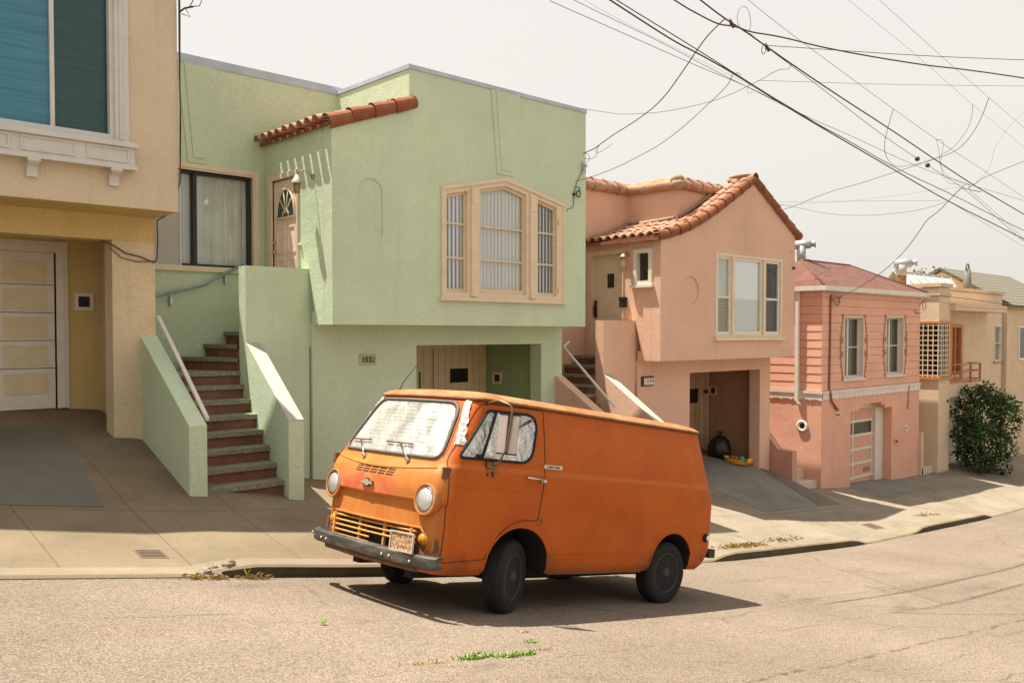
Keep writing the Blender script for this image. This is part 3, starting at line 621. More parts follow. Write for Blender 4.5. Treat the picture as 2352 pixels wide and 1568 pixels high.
# number plate
g = MB(); g.box(7.455, 7.715, -.01, .012, -.465, -.335, fl); g.box(7.44, 7.73, -.01, .02, -.485, -.467, fl); g.box(7.44, 7.73, -.01, .02, -.333, -.315, fl); g.box(7.44, 7.458, -.01, .02, -.467, -.333, fl); g.box(7.712, 7.73, -.01, .02, -.467, -.333, fl)
no = g.build('number_plate', plain('pale_green_plate', (.46, .47, .28), .7), h)
for k in range(3):
    g = MB(); g.box(7.487 + k * .074, 7.553 + k * .074, .012, .016, -.443, -.357, fl); g.build('number_tile', plain('black_number_tile', (.03, .02, .015), .6), no)
digits('250', .088, .074, M_WHITE, no, Matrix.Translation((7.594, 11.45 - .018, -.40)) @ Matrix.Rotation(R(90), 4, 'X'))
entry(h, 0, 0, M_GREEN, None)
railing([(4.40, 11.55, .22), (4.37, 11.1, -.08), (4.315, 9.86, -.995)], h, plain('pale_handrail_paint', (.62, .58, .52), .5), bar=True, brackets=())
M_RB = plain('blue_grey_rail_paint', (.26, .33, .36), .5, .2)
railing([(4.42, 12.80, .46), (4.9, 12.80, .56), (5.55, 12.80, .73), (6.2, 12.80, 1.08)], h, M_RB, .022, [((5.08, 12.9, .4), (5.08, 12.80, .6)), ((5.93, 12.9, .8), (5.93, 12.80, .93))])
# service wire knob and pigtail near the right corner
g = MB(); g.lathe([(0, 0), (.03, 0), (.035, .03), (.02, .06), (.03, .09), (0, .1)], fu(11.87, 0, 3.06), (0, -1, 0), 10); g.box(11.83, 11.9, 0, .05, 3.0, 3.12, fu); g.tube([fu(11.84, .03, 3.0), fu(11.82, .05, 2.9)], .01, 5); g.tube([fu(11.9, .04, 3.02), fu(11.88, .06, 2.93)], .01, 5); g.build('insulator', M_STEEL, h)
g = MB(); g.lathe([(0, 0), (.025, 0), (.03, .03), (0, .05)], fu(11.62, 0, 2.52), (0, -1, 0), 10); g.tube([fu(11.70 + .05 * math.cos(a * .5236), .05, 2.53 + .055 * math.sin(a * .5236)) for a in range(12)], .011, 6, True); g.tube([fu(11.66, .04, 2.66), fu(11.72, .05, 2.65), fu(11.75, .05, 2.58)], .01, 5)
g.tube([fu(11.85, .02, 3.0), fu(11.65, .012, 2.65), fu(11.62, .012, 2.5), fu(11.61, .012, 2.33), fu(11.58, .012, 2.27), fu(11.45, .012, 2.24), fu(11.45, .012, 2.2)], .005, 4); g.build('wire_anchor', M_IRON, h)
# ------------------------------------------------------------------ the dusty pink house, number 244
h = thing('house', 'dusty pink stucco house numbered 244 with a curved terracotta tile gable', 'house', (16, 11.45, -3.2))
fu = front(10.85); fl = front(11.45); fs = side(14.2); DZ = -.685
LP = [(14.06, 1.93), (14.5, 2.02), (15.0, 2.17), (15.5, 2.37), (16.0, 2.60), (16.5, 2.87), (17.0, 3.15), (17.35, 3.36), (17.62, 3.50)]   # concave left slope of the gable
RP = [(19.68, 2.33), (19.2, 2.58), (18.6, 2.93), (18.1, 3.22), (17.62, 3.50)]
gab = [(14.2, -.56), (19.5, -.56)] + [(x, z - .06) for x, z in RP if x < 19.5] + [(x, z - .06) for x, z in reversed(LP[1:-1])] + [(14.2, 1.88)]
gab = [(14.2, -.56), (19.5, -.56), (19.5, 2.36)] + [(x, z - .05) for x, z in RP[1:]] + [(x, z - .05) for x, z in reversed(LP[1:-1])] + [(14.2, 1.90)]
def circ(u, z, ru, rz, n=24): return [(u + ru * math.cos(2 * math.pi * k / n), z + rz * math.sin(2 * math.pi * k / n)) for k in range(n)]
m = MB()
m.plate(gab, -.22, 0, fu, [rect(16.16, 18.86, -.09, 1.74), circ(15.21, .90, .31, .30)])
m.plate(circ(15.21, .9, .33, .32), -.06, -.022, fu)
m.plate([(11.075, -.56), (11.30, -.56), (11.5, .27), (11.5, -1.0), (12.9, -1.0), (12.9, 1.98), (11.075, 1.88)], -.2, 0, fs, [rect(11.82, 12.72, -.6, 1.70), rect(11.10, 11.50, 1.06, 1.70)])
m.box(14.22, 19.5, 11.072, 11.45, -.558, -.36)
m.plate([(11.97, -3.6), (15.85, -3.6), (15.85, 3.26), (11.97, 3.26)], -.22, 0, front(12.9))
m.plate([(11.74, 1.8), (12.9, 1.8), (12.9, 3.26), (11.74, 3.26)], -.2, 0, side(15.65)); m.plate([(15.65, 1.9), (19.5, 1.9), (19.5, 3.26), (15.65, 3.26)], -.22, 0, front(11.52))
m.plate([(14.22, -4.4), (19.42, -4.4), (19.42, -.559), (14.22, -.559)], -.25, 0, fl, [rect(16.05, 18.95, -4.3, -.87)])
m.box(14.22, 14.45, 11.7, 12.9, -4, -1)
m.box(18.95, 19.4, 11.701, 11.74, -4, -.7); m.box(19.35, 19.41, 11.741, 13.4, -4, -.7)
m.box(19.28, 19.498, 11.073, 26, -.355, 2.3); m.box(19.28, 19.495, 13.41, 26, -4.4, -.36); m.box(11.97, 19.498, 25.8, 26, -4.4, 2.6); m.box(19.27, 19.49, 11.75, 26, 2.31, 2.6)
m.build('wall', M_PINK, h)
m = MB(); m.box(19.30, 19.348, 11.742, 13.4, -4, -.72); m.box(15.85, 16.05, 11.702, 13.4, -4, -.72); m.box(16.05, 19.298, 11.702, 13.4, -.85, -.72); m.build('garage_wall', stucco('shade_toned_pink_stucco', (.40, .235, .15), (.12, .07, .04), .4, .4), h)  # pink recess walls browned to carry the shade inside the garage
rf = MB(); rf.box(12, 19.27, 13.13, 25.8, 2.4, 2.5); rf.box(15.86, 19.27, 11.75, 13.12, 2.4, 2.5); rf.build('roof', M_ROOFT, h)
# tiled gable
tl = MB(); tl.mi = 1
for prof, y1s in ((LP, 12.88), (RP, 11.5)):
    for (xa, za), (xb, zb) in zip(prof, prof[1:]):
        ye = 12.88 if (prof is LP and xa < 15.6) else 11.5
        A = [(xa, 10.80, za - .05), (xb, 10.80, zb - .05), (xb, ye, zb - .05), (xa, ye, za - .05)]; tl.hexa(A + [(p[0], p[1], p[2] + .06) for p in A])
tl.mi = 0
for k in range(9):
    y = 11.02 + k * .222
    pts = [(x, y, z + .03) for x, z in LP if (y < 11.46 or x < 15.7)]
    tile_row(tl, pts, (-.2, 0, 1), .092, .34)
for k in range(3):
    y = 11.02 + k * .222; tile_row(tl, [(x, y, z + .03) for x, z in RP], (.3, 0, 1), .092, .34)
tl.mi = 1
tile_row(tl, [(x, 10.86, z + .02) for x, z in LP[0:]], (0, -.75, .6), .12, .37, a0=-.2, a1=math.pi + .15)
tile_row(tl, [(x, 10.86, z + .02) for x, z in RP], (0, -.75, .6), .12, .37, a0=-.15, a1=math.pi + .2)
tl.mi = 0
tile_row(tl, [(17.62, 10.78, 3.53), (17.62, 11.5, 3.53)], (0, 0, 1), .12, .36)
# parapet caps: two courses, a hanging side tile and a ridge tile
for path, out in (([(11.98, 12.9, 3.27), (15.6, 12.9, 3.27)], (0, -1, .15)), ([(15.65, 12.88, 3.27), (15.65, 11.54, 3.27)], (-1, 0, .15)), ([(15.66, 11.52, 3.27), (19.55, 11.52, 3.27)], (0, -1, .15))):
    tl.mi = 0
    o_ = Vector(out) * .055
    tile_row(tl, [Vector(p) + o_ * .6 + Vector((0, 0, -.02)) for p in path], out, .125, .40, a0=-.15, a1=math.pi + .15, taper=.76)
    tile_row(tl, [Vector(p) - o_ * .6 + Vector((0, 0, .06)) for p in path], (0, 0, 1), .118, .40, taper=.76)
tl.build('tiled_roof', [M_TILE, M_TILED], h)
mo = MB(); mo.tube([(14.3, 12.84, 2.07), (15.0, 12.84, 2.29), (15.6, 12.84, 2.5)], .05, 6); mo.tube([(15.62, 12.8, 2.47), (15.62, 11.56, 2.52)], .05, 6); mo.tube([(15.7, 11.48, 2.55), (16.4, 11.48, 2.9), (17.2, 11.46, 3.36)], .04, 6); mo.ball((15.62, 11.50, 3.36), .15, .15, .11, 12, .08); mo.ball((15.60, 11.47, 3.25), .15, .15, .12, 12, .08); mo.ball((17.60, 11.15, 3.62), .12, .32, .05, 12, .1); mo.build('mortar', plain('pale_mortar', (.36, .24, .16), .9, 0, .2, 9, .6, 30), h)
# front door, side window and lamp in the sunny side wall
d = MB(); d.box(11.82, 12.72, -.13, -.08, -.6, 1.70, fs); do = d.build('door', plain('grey_olive_door_paint', (.58, .52, .37), .6, 0, .06, 5), h)
d = MB(); d.box(12.14, 12.32, -.085, -.07, .98, 1.28, fs); d.build('peep_window', M_DARK, do)
d = MB(); d.box(12.62, 12.67, -.085, -.04, .35, .72, fs); d.tube([fs(12.645, -.05, .42), fs(12.645, .0, .42), fs(12.645, .0, .6), fs(12.645, -.05, .6)], .014, 6); d.build('handle', plain('dark_bronze', (.07, .05, .03), .4, .7), do)
t = MB(); t.plate([(11.81, -.6), (11.81, 1.78), (12.84, 1.78), (12.84, -.6), (12.70, -.6), (12.70, 1.68), (11.84, 1.68), (11.84, -.6)], -.19, .025, fs); t.build('door_trim', plain('pale_pink_trim', (.60, .44, .31), .6, 0, .06, 4), h)
W = window(fs, h, 11.06, 11.54, 1.0, 1.74, .085, -.12, .03, M_WHITE, glassm=M_GLASSD, sill=.05); p = MB(); p.box(11.0, 11.6, -.45, -.43, .9, 1.9, fs); p.build('room_wall', MATS['dim_room_wall'], W); p = MB(); p.box(11.16, 11.44, -.16, -.15, 1.08, 1.12, fs); p.tube([fs(11.36, -.15, 1.4), fs(11.2, -.15, 1.1)], .006, 4); p.build('curtain', M_CURT, W)
lm = MB(); q = fs(11.70, 0, 1.66); lm.lathe([(0, 0), (.05, 0), (.04, .03), (0, .035)], q, (-1, 0, 0), 10); lm.tube([q, q + Vector((-.1, 0, .0)), q + Vector((-.15, 0, -.03))], .012, 6); lo = lm.build('wall_lamp', plain('aged_brass', (.40, .27, .12), .45, .6), h)
s_ = MB(); s_.lathe([(.02, .03), (.09, -.04), (.09, -.055), (.06, -.06)], q + Vector((-.15, 0, -.03)), (0, 0, 1), 10); s_.build('lamp_shade', MATS['aged_brass'], lo); s_ = MB(); s_.lathe([(.055, -.06), (.05, -.24), (.03, -.27)], q + Vector((-.15, 0, -.03)), (0, 0, 1), 10); s_.build('lantern', plain('frosted_lamp_glass', (.45, .38, .26), .3), lo)
mb = MB(); mb.box(11.72, 11.86, 0, .09, .55, .75, fs); mb.box(11.71, 11.87, 0, .1, .72, .765, fs); mb.build('mailbox', M_IRON, h)
# triple window
t = MB(); fu_o = (16.13, 18.90, -.10, 1.76)
t.ring(((16.13, 18.90, -.08, 1.76), (16.20, 18.83, -.02, 1.70)), -.10, .012, fu)
for u in (16.80, 18.10): t.box(u - .045, u + .045, -.09, .03, -.08, 1.72, fu)
wo3 = t.build('window', M_TRIM, h); s_ = MB(); s_.box(16.08, 18.96, -.05, .07, -.15, -.082, fu); s_.build('sill', M_TRIM, wo3)
for (a, b_, two) in ((16.21, 16.755, 1), (16.85, 18.05, 0), (18.15, 18.82, 1)):
    s_ = MB(); s_.ring(((a, b_, -.02, 1.70), (a + .06, b_ - .06, .05, 1.64)), -.08, -.02, fu)
    if two: s_.box(a + .06, b_ - .06, -.075, -.03, .78, .83, fu)
    sa = s_.build('sash', M_WHITE, wo3); p = MB(); p.face([fu(a + .06, -.055, .05), fu(b_ - .06, -.055, .05), fu(b_ - .06, -.055, 1.64), fu(a + .06, -.055, 1.64)]); p.build('pane', M_GLASS if b_ < 18.2 else M_GLASSD, sa)
b2 = MB()
z = .03
while z < .78: b2.box(16.2, 16.75, -.085, -.07, z, z + .022, fu); b2.box(16.85, 18.1, -.085, -.07, z, z + .022, fu); b2.box(18.15, 18.85, -.2, -.185, z, z + .014, fu); z += .032
b2.build('blind', plain('tan_blind', (.60, .54, .36), .9, 0, .08, 3), wo3); b2 = MB(); b2.box(16.2, 16.75, -.09, -.08, .8, 1.7, fu); b2.box(16.85, 18.1, -.09, -.08, .76, 1.7, fu); b2.build('roller_shade', plain('pale_roller_shade', (.78, .78, .72), .9, 0, .05, 3), wo3)
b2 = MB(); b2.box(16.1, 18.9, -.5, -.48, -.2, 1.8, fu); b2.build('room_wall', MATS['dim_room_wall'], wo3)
# garage recess
fd = front(13.2); MB_ = MB(); MB_.box(16.06, 19.08, -.05, 0, -3.4, -.88, fd); gd = MB_.build('garage_door', plain('brown_panel_door', (.46, .30, .15), .7, 0, .08, 3), h)
g = MB()
for zz in (-1.45, -2.05, -2.65): g.box(16.1, 19.0, 0, .005, zz, zz + .012, fd)
for uu in (18.35, 18.75): g.box(uu, uu + .012, 0, .005, -3.3, -.9, fd)
g.build('board_joint', MATS['dark_joint'], gd)
g = MB(); g.box(18.46, 18.86, 0, .012, -1.78, -1.42, fd); g.build('door_pane', MATS['dark_door_glass'], gd)
g = MB(); g.box(19.08, 19.13, -.02, .03, -3.4, -.86, fd); g.box(19.17, 19.29, -.02, .045, -3.4, -.86, fd); g.box(18.98, 19.05, 0, .02, -3.4, -.86, fd); g.build('door_trim', MATS['pale_pink_trim'], gd)
plaque(side(19.30), h, 12.92, 13.13, -1.60, -1.36, MATS['pale_pink_trim'], M_DARK)
g = MB(); g.ball((19.0, 13.05, -1.5), .05, .06, .05); g.tube([(19.05, 13.1, -1.5), (19.0, 13.0, -1.45)], .02, 6); g.build('security_light', M_BLACK, h)
# number plate 244 in a dark box
g = MB(); g.box(14.335, 14.725, -.01, .03, -1.10, -.895, fl); no = g.build('number_plate', plain('black_number_box', (.02, .012, .01), .5), h)
g = MB(); g.box(14.40, 14.735, .03, .036, -1.072, -.93, fl); g.build('number_card', plain('cream_number_card', (.72, .62, .48), .6), no)
digits('244', .115, .085, plain('black_number_ink', (.03, .02, .01), .6), no, Matrix.Translation((14.60, 11.45 - .039, -1.0)) @ Matrix.Rotation(R(90), 4, 'X'), .0015, (.85, 1.05))
entry(h, 7.6, DZ, M_PINK, None)
railing([(12.30, 11.6, -.16), (12.05, 11.5, -.25), (11.90, 10.1, -1.30)], h, MATS['pale_handrail_paint'], .024)
# wire anchor at the right end of the gable
g = MB(); g.box(19.40, 19.44, 0, .03, 1.55, 1.62, fu); g.tube([fu(19.35, .02, 1.6), fu(19.45, .06, 1.58)], .012, 5); g.build('wire_anchor', M_IRON, h)
# ------------------------------------------------------------------ the salmon house with clapboards and scrolls
h = thing('house', 'salmon clapboard house with red shingle hip roof and white scalloped band', 'house', (23.5, 10.71, -4))
YF = 10.71; fu = front(YF); fs = side(20.62); X0, X1 = 20.62, 26.56
m = MB()
GH = [(22.2, -4.6), (24.7, -4.6), (24.7, -2.07), (24.24, -2.07), (24.24, -1.98), (24.04, -1.98), (24.04, -1.90), (22.95, -1.90), (22.95, -1.98), (22.70, -1.98), (22.70, -2.07), (22.2, -2.07)]
m.plate([(X0, -5), (X1, -5), (X1, -1.55), (X0, -1.55)], -.34, 0, fu, [GH]); m.box(X0, X0 + .2, YF + .34, 26, -5, -1.55); m.box(X1 - .2, X1, YF + .34, 26, -5, 1.0); m.box(X0 + .2, X1 - .2, 25.8, 26, -5, 1)
W1 = (21.74, 22.90, -1.18, .46); W2 = (24.25, 25.43, -1.17, .49)
m.plate([(X0, -1.55), (X1, -1.55), (X1, 1.06), (X0, 1.06)], -.2, -.016, fu, [rect(*W1), rect(*W2)]); m.box(X0 + .016, X0 + .2, YF + .2, 26, -1.55, 1.06)
m.build('wall', M_SALM, h)
M_CLAP = stucco('salmon_clapboard_paint', (.71, .395, .285), (.50, .24, .16), .12, .2)
bd = MB(); z = -1.44; k = 0
while z < 1.04:
    z1 = min(z + .205, 1.05); segs = [(X0 - .004, X1)]
    if z1 > W1[2] and z < W1[3]: segs = [(X0 - .004, W1[0]), (W1[1], W2[0]), (W2[1], X1)]
    for a, b_ in segs:
        bd.hexa([fu(a, -.014, z), fu(b_, -.014, z), fu(b_, .008, z), fu(a, .008, z), fu(a, -.014, z1), fu(b_, -.014, z1), fu(b_, .0, z1), fu(a, .0, z1)])
    bd.hexa([fs(YF + .016, -.014, z), fs(26, -.014, z), fs(26, .010, z), fs(YF + .016, .010, z), fs(YF + .016, -.014, z1), fs(26, -.014, z1), fs(26, .0, z1), fs(YF + .016, .0, z1)])
    z += .215
bd.build('clapboard', M_CLAP, h)
# scalloped band
M_BAND = plain('white_band_paint', (.66, .58, .50), .6, 0, .08, 4)
bn = MB(); bn.box(X0 - .03, X1, .012, .05, -1.52, -1.45, fu); bn.box(YF - .05, 26, .012, .05, -1.52, -1.45, fs)
def scal(a, b_):
    p = [(a, -1.52), (b_, -1.52)]; n_ = int((b_ - a) / .09); top = []
    for i in range(n_ * 4 + 1): u = b_ - (b_ - a) * i / (n_ * 4); top.append((u, -1.645 - .035 * abs(math.sin(math.pi * i / 4 + .3)) - (.02 if (i // 4) % 3 == 0 else 0)))
    return [p[0]] + [p[1]] + top
bn.plate(scal(X0 - .02, X1), -.01, .03, fu); bn.plate(scal(YF - .03, 20.0), -.01, .03, fs); bn.build('scalloped_band', M_BAND, h)
# eaves and hip roof
RZ = 2.04; E0, E1, EY = X0 - .14, X1 + .28, YF - .12
ra, rb, ry = 22.35, 25.2, 12.25
def m_shingle():
    m_, n, b = _nt('red_shingle'); v = _coord(n); br = n.nodes.new("ShaderNodeTexBrick"); tc = n.nodes.new("ShaderNodeTexCoord"); sx = n.nodes.new("ShaderNodeSeparateXYZ"); n.links.new(tc.outputs['Object'], sx.inputs[0])
    cb = n.nodes.new("ShaderNodeCombineXYZ"); ad = n.nodes.new("ShaderNodeMath"); n.links.new(sx.outputs[0], ad.inputs[0]); n.links.new(sx.outputs[1], ad.inputs[1]); n.links.new(ad.outputs[0], cb.inputs[0]); n.links.new(sx.outputs[2], cb.inputs[1]); n.links.new(cb.outputs[0], br.inputs[0])
    br.inputs['Scale'].default_value = 1; br.inputs['Brick Width'].default_value = .30; br.inputs['Row Height'].default_value = .062; br.inputs['Mortar Size'].default_value = .008; br.inputs['Mortar Smooth'].default_value = .6
    br.inputs['Color1'].default_value = (.125, .05, .036, 1); br.inputs['Color2'].default_value = (.18, .076, .056, 1); br.inputs['Mortar'].default_value = (.06, .022, .015, 1)
    c = _mix(n, 1.0, br.outputs[0], _ramp(n, _noise(n, 30, 4, .7, v).outputs[0], .3, .7, (.85,) * 3, (1.12,) * 3), 'MULTIPLY')
    n.links.new(c, b.inputs['Base Color']); b.inputs['Roughness'].default_value = .95; _bump(n, b, br.outputs['Fac'], .4, -.01); return m_
M_SHIN = m_shingle()
rf = MB(); EZ = 1.20
A = [Vector((E0, EY, EZ)), Vector((E1, EY, EZ)), Vector((E1, 13.9, EZ)), Vector((E0, 13.9, EZ))]; P = [Vector((ra, ry, RZ)), Vector((rb, ry, RZ))]
for f in ([A[0], A[1], P[1], P[0]], [A[1], A[2], P[1]], [A[2], A[3], P[0], P[1]], [A[3], A[0], P[0]], A[::-1]): rf.face(f)
ro = rf.build('roof', M_SHIN, h)
hp = MB()
for a, b_ in ((A[0], P[0]), (P[0], P[1]), (A[1], P[1])): hp.tube([a + Vector((0, 0, .0)), b_ + Vector((0, 0, .0))], .035, 6)
hp.build('hip_cap', M_SHIN, ro)
fr2 = MB(); fr2.box(E0 + .1, E1 - .24, 13.9, 26, 1.0, 1.12); fr2.build('flat_roof', M_ROOFT, ro)
gt = MB(); gt.box(E0 - .03, E1 + .03, EY - .05, EY + .02, 1.085, 1.20); gt.box(E0 - .03, E0 + .04, EY + .02, 13.9, 1.085, 1.20); gt.box(E0 + .04, X1 + .2, EY + .02, YF + .02, 1.065, 1.10); gt.box(E0 + .04, X0 + .02, YF + .02, 13.9, 1.065, 1.10)
gt.build('gutter', plain('white_gutter_paint', (.68, .62, .54), .5, 0, .08, 4), ro)
dp = MB(); dp.box(20.50, 20.59, 11.30, 11.39, -1.72, 1.09); dp.tube([(20.545, 11.345, -1.7), (20.545, 11.25, -1.85)], .045, 8); dp.build('downpipe', MATS['white_gutter_paint'], h)
cp = MB(); cp.tube([fu(20.99, .03, .9), fu(20.985, .03, 0), fu(20.96, .03, -1.42), fu(20.96, .06, -1.48), fu(21.05, .055, -1.72), fu(21.4, .03, -1.95)], .028, 8); cp.tube([fu(21.3, .03, -1.9), fu(21.42, .03, -1.96)], .04, 8); cp.build('conduit', plain('brown_conduit_paint', (.30, .105, .05), .6), h)
g = MB(); g.box(20.98, 21.2, 0, .08, .86, .98, fu); g.tube([fu(21.0, .05, .95), fu(21.05, .1, .8), fu(21.18, .12, .72), fu(21.32, .1, .78), fu(21.36, .08, .95)], .018, 6); g.tube([fu(21.3 + .1 * math.cos(a * .5), .1, .9 + .12 * math.sin(a * .5)) for a in range(12)], .008, 5); g.build('service_head', plain('grey_brown_fitting', (.30, .17, .11), .6), h)
g = MB(); g.tube([fu(26.5, .02, .85), fu(26.6, .06, .95), fu(26.75, .1, 1.02)], .015, 5); g.tube([fu(26.66 + .12 * math.cos(a * .5236), .08, .82 + .12 * math.sin(a * .5236)) for a in range(12)], .01, 5, True); g.tube([fu(26.5, .03, .6), fu(26.2, .03, .6), fu(26.15, .03, .68), fu(26.1, .03, .72)], .012, 5); g.build('wire_anchor', MATS['brown_conduit_paint'], h)
for (a, b_, z0, z1), kk in ((W1, 0), (W2, 1)):
    o = window(fu, h, a, b_, z0, z1, .035, -.20, .015, M_BAND, pane=False, sill=.05)
    for (q0, q1) in ((a + .04, a + .5), (a + .5, b_ - .04)):
        s_ = MB(); s_.ring(((q0, q1, z0 + .04, z1 - .04), (q0 + .03, q1 - .03, z0 + .07, z1 - .07)), -.17, -.12, fu)
        if q0 > a + .1 or kk: s_.box(q0 + .03, q1 - .03, -.16, -.13, (z0 + z1) / 2 - .012, (z0 + z1) / 2 + .012, fu)
        sa = s_.build('sash', M_WHITE, o); p = MB(); p.face([fu(q0 + .03, -.15, z0 + .07), fu(q1 - .03, -.15, z0 + .07), fu(q1 - .03, -.15, z1 - .07), fu(q0 + .03, -.15, z1 - .07)]); p.build('pane', M_GLASSD, sa)
    c = MB(); n_ = 16; base = -.22
    c_pts = [(a + .45 + (b_ - a - .45) * i / n_, base + .025 * math.sin(i * 1.6)) for i in range(n_ + 1)]
    for (u0, q0), (u1, q1) in zip(c_pts, c_pts[1:]): c.face([fu(u0, q0, z0), fu(u1, q1, z0), fu(u1, q1, z1), fu(u0, q0, z1)])
    c.build('curtain', plain('olive_curtain', (.33, .30, .21), .9, 0, .1, 4), o)
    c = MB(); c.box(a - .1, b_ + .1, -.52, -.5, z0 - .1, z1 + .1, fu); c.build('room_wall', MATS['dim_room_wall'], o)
# painted iron scrolls at either side of the windows
M_SCR = plain('brick_red_scroll', (.42, .15, .08), .6)
def scroll(u, sgn, z0, z1):
    m_ = MB(); zc = (z0 + z1) / 2; hh = (z1 - z0) / 2
    for d in (1, -1):
        m_.tube([fu(u + sgn * (.02 + .15 * math.sin(math.pi * .5 * (1 - t)) ** 1.3), .02, zc + d * hh * (.0 + 1.02 * t)) for t in [i / 10 for i in range(11)]], .010, 5)
        m_.tube([fu(u + sgn * (.09 + .075 * (1 - a / 16) * math.cos(a * .62 + 1.2)), .022, zc + d * (.17 + .10 * (1 - a / 18) * math.sin(a * .62 + 1.2))) for a in range(14)], .008, 5)
        m_.tube([fu(u + sgn * (.045 + .04 * math.cos(a * .7)), .022, zc + d * (hh - .05 + .05 * math.sin(a * .7))) for a in range(8)], .008, 5)
        for t in (.35, .6): m_.ball(fu(u + sgn * (.02 + .17 * math.sin(math.pi * .5 * (1 - t)) ** 1.3 + .035), .02, zc + d * hh * (.0 + 1.02 * t)), .018, .010, .02, 8)
    m_.build('scroll_ornament', M_SCR, h)
for (a, b_, z0, z1) in (W1, W2): scroll(a - .01, -1, z0 - .02, z1 + .03); scroll(b_ + .01, 1, z0 - .02, z1 + .03)
# garage door in its stepped recess
fd = front(YF + .34); g = MB(); g.box(22.05, 24.2, -.04, 0, -4.25, -1.95, fd); gd = g.build('garage_door', plain('salmon_door_panel', (.62, .33, .23), .65, 0, .08, 4), h)
g = MB()
for zz in (-2.06, -2.44, -2.83, -3.22, -3.61, -3.99): g.box(22.05, 24.2, 0, .022, zz, zz + .07, fd)
for uu in (22.06, 22.98, 24.13): g.box(uu, uu + .06, 0, .018, -4.0, -2.0, fd)
g.build('door_rail', M_BAND, gd); g = MB(); g.box(22.12, 22.98, 0, .006, -2.76, -2.44, fd); g.box(23.04, 24.13, 0, .006, -2.76, -2.44, fd); g.build('door_pane', MATS['dark_door_glass'], gd)
g = MB(); g.box(23.68, 23.86, 0, .008, -3.86, -3.72, fd); g.box(23.9, 24.06, 0, .008, -3.86, -3.72, fd); g.build('vent', plain('brown_vent', (.30, .16, .08), .7), gd)
g = MB(); g.box(24.2, 24.69, -.02, .10, -4.3, -1.96, fd); g.box(22.05, 24.2, -.02, .04, -1.99, -1.93, fd); g.build('door_trim', M_BAND, h)
g = MB(); g.box(21.30, 21.565, -.01, .02, -2.155, -2.03, fu); no = g.build('number_plate', M_WHITE, h); g = MB()
for k in range(2): g.box(21.325 + k * .115, 21.42 + k * .125, .02, .024, -2.125, -2.06, fu)
g.build('number_tile', plain('dark_olive_tile', (.07, .06, .03), .6), no)
digits('20', .06, .12, M_WHITE, no, Matrix.Translation((21.435, YF - .026, -2.092)) @ Matrix.Rotation(R(90), 4, 'X'), .001)
g = MB(); g.plate(circ(25.66, -2.75, .10, .10), -.01, .025, fu, [circ(25.66, -2.75, .045, .06)]); vo_ = g.build('vent', M_WHITE, h); g = MB(); g.plate(circ(25.66, -2.75, .05, .065), -.01, .006, fu); g.build('vent_hole', M_DARK, vo_)
plaque(fu, h, 24.85, 25.12, -3.16, -3.0, plain('salmon_frame', (.62, .28, .2), .7), M_DARK)
c0 = fs(11.22, 0, -2.36); g = MB(); g.lathe([(.075, -.02), (.075, .0), (.085, .045), (.15, .05), (.155, .02), (.15, -.02)], c0, (-1, 0, 0), 20); vo_ = g.build('vent', M_WHITE, h); g = MB(); g.lathe([(.09, 0), (.09, .012)], c0, (-1, 0, 0), 16); g.build('vent_hole', M_DARK, vo_)
g = MB(); g.tube([fu(25.75, .035, -1.47), fu(25.74, .06, -1.5), fu(25.74, .035, -1.7), fu(25.73, .015, -2.2)], .012, 5); g.build('cable', MATS['brown_conduit_paint'], h)
# side steps in the gap and their low cheek wall
sp = MB()
for k in range(4): sp.box(19.50, 20.61, 10.80 + .36 * k, 12.6, -4.3, -3.70 + .27 * k)
sp.box(19.50, 20.61, 12.25, 14.5, -4, -2.62)
sp.build('staircase', plain('pale_step_concrete', (.55, .44, .33), .9, 0, .12, 4, .3, 60), h)
sw = MB(); fq = Fr((19.47, 0, 0), (0, 1, 0), (-1, 0, 0)); sw.plate([(10.86, -4.4), (13.5, -4.4), (13.5, -2.0), (11.7, -2.35), (11.25, -2.86), (10.86, -2.88)], -.22, .0, fq); sw.build('stair_wall', stucco('rose_stucco', (.58, .31, .24), (.35, .15, .1), .4, .2), h)
fl = MB(); fl.lathe([(.12, 0), (.12, .5), (.0, .5)], (22.63, 12.4, 1.95), (0, 0, 1), 16); fl.tube([(22.53, 12.57, 2.47), (22.76, 12.18, 2.50)], .115, 14); fl.lathe([(.07, 0), (.075, .06), (.11, .13), (.10, .135)], (22.755, 12.19, 2.50), (.5, -.85, .08), 12); fl.build('flue_pipe', plain('bright_galvanised', (.34, .36, .38), .55, .3, .12, 4), ro)
# ------------------------------------------------------------------ the beige house with the trellised corner window
h = thing('house', 'beige stucco house with a lattice corner window and orange railed balcony', 'house', (31, 10.6, -4.2))
XB = 27.46; fs = side(XB); fu = front(10.5); f2 = front(11.15)
M_ORNG = plain('orange_brown_trim', (.48, .185, .06), .6, 0, .1, 5)
m = MB()
m.box(XB, 28.32, 10.5, 11.75, -1.32 + .0, -1.30)
m.box(XB, 28.32, 10.5, 11.4, -5, -1.33); m.box(XB + .01, 28.32, 10.51, 11.4, .34, 1.40)
m.box(XB, XB + .2, 11.4, 26, -5, 1.40); m.box(28.12, 28.32, 10.52, 11.4, -1.33, .34)
m.plate([(28.32, -5), (34.95, -5), (34.95, 1.40), (28.32, 1.40)], -.2, 0, f2, [rect(30.05, 31.1, -1.36, .30), rect(34.15, 35.4 - .5, -1.0, .30), rect(30.1, 30.95, -4.35, -1.95)])
m.box(34.75, 34.95, 11.35, 26, -5, 1.4); m.box(XB + .2, 34.75, 25.8, 26, -5, 1.4); m.box(XB + .2, 34.75, 11.36, 25.8, 1.2, 1.3)
m.build('wall', M_BEIGE, h)
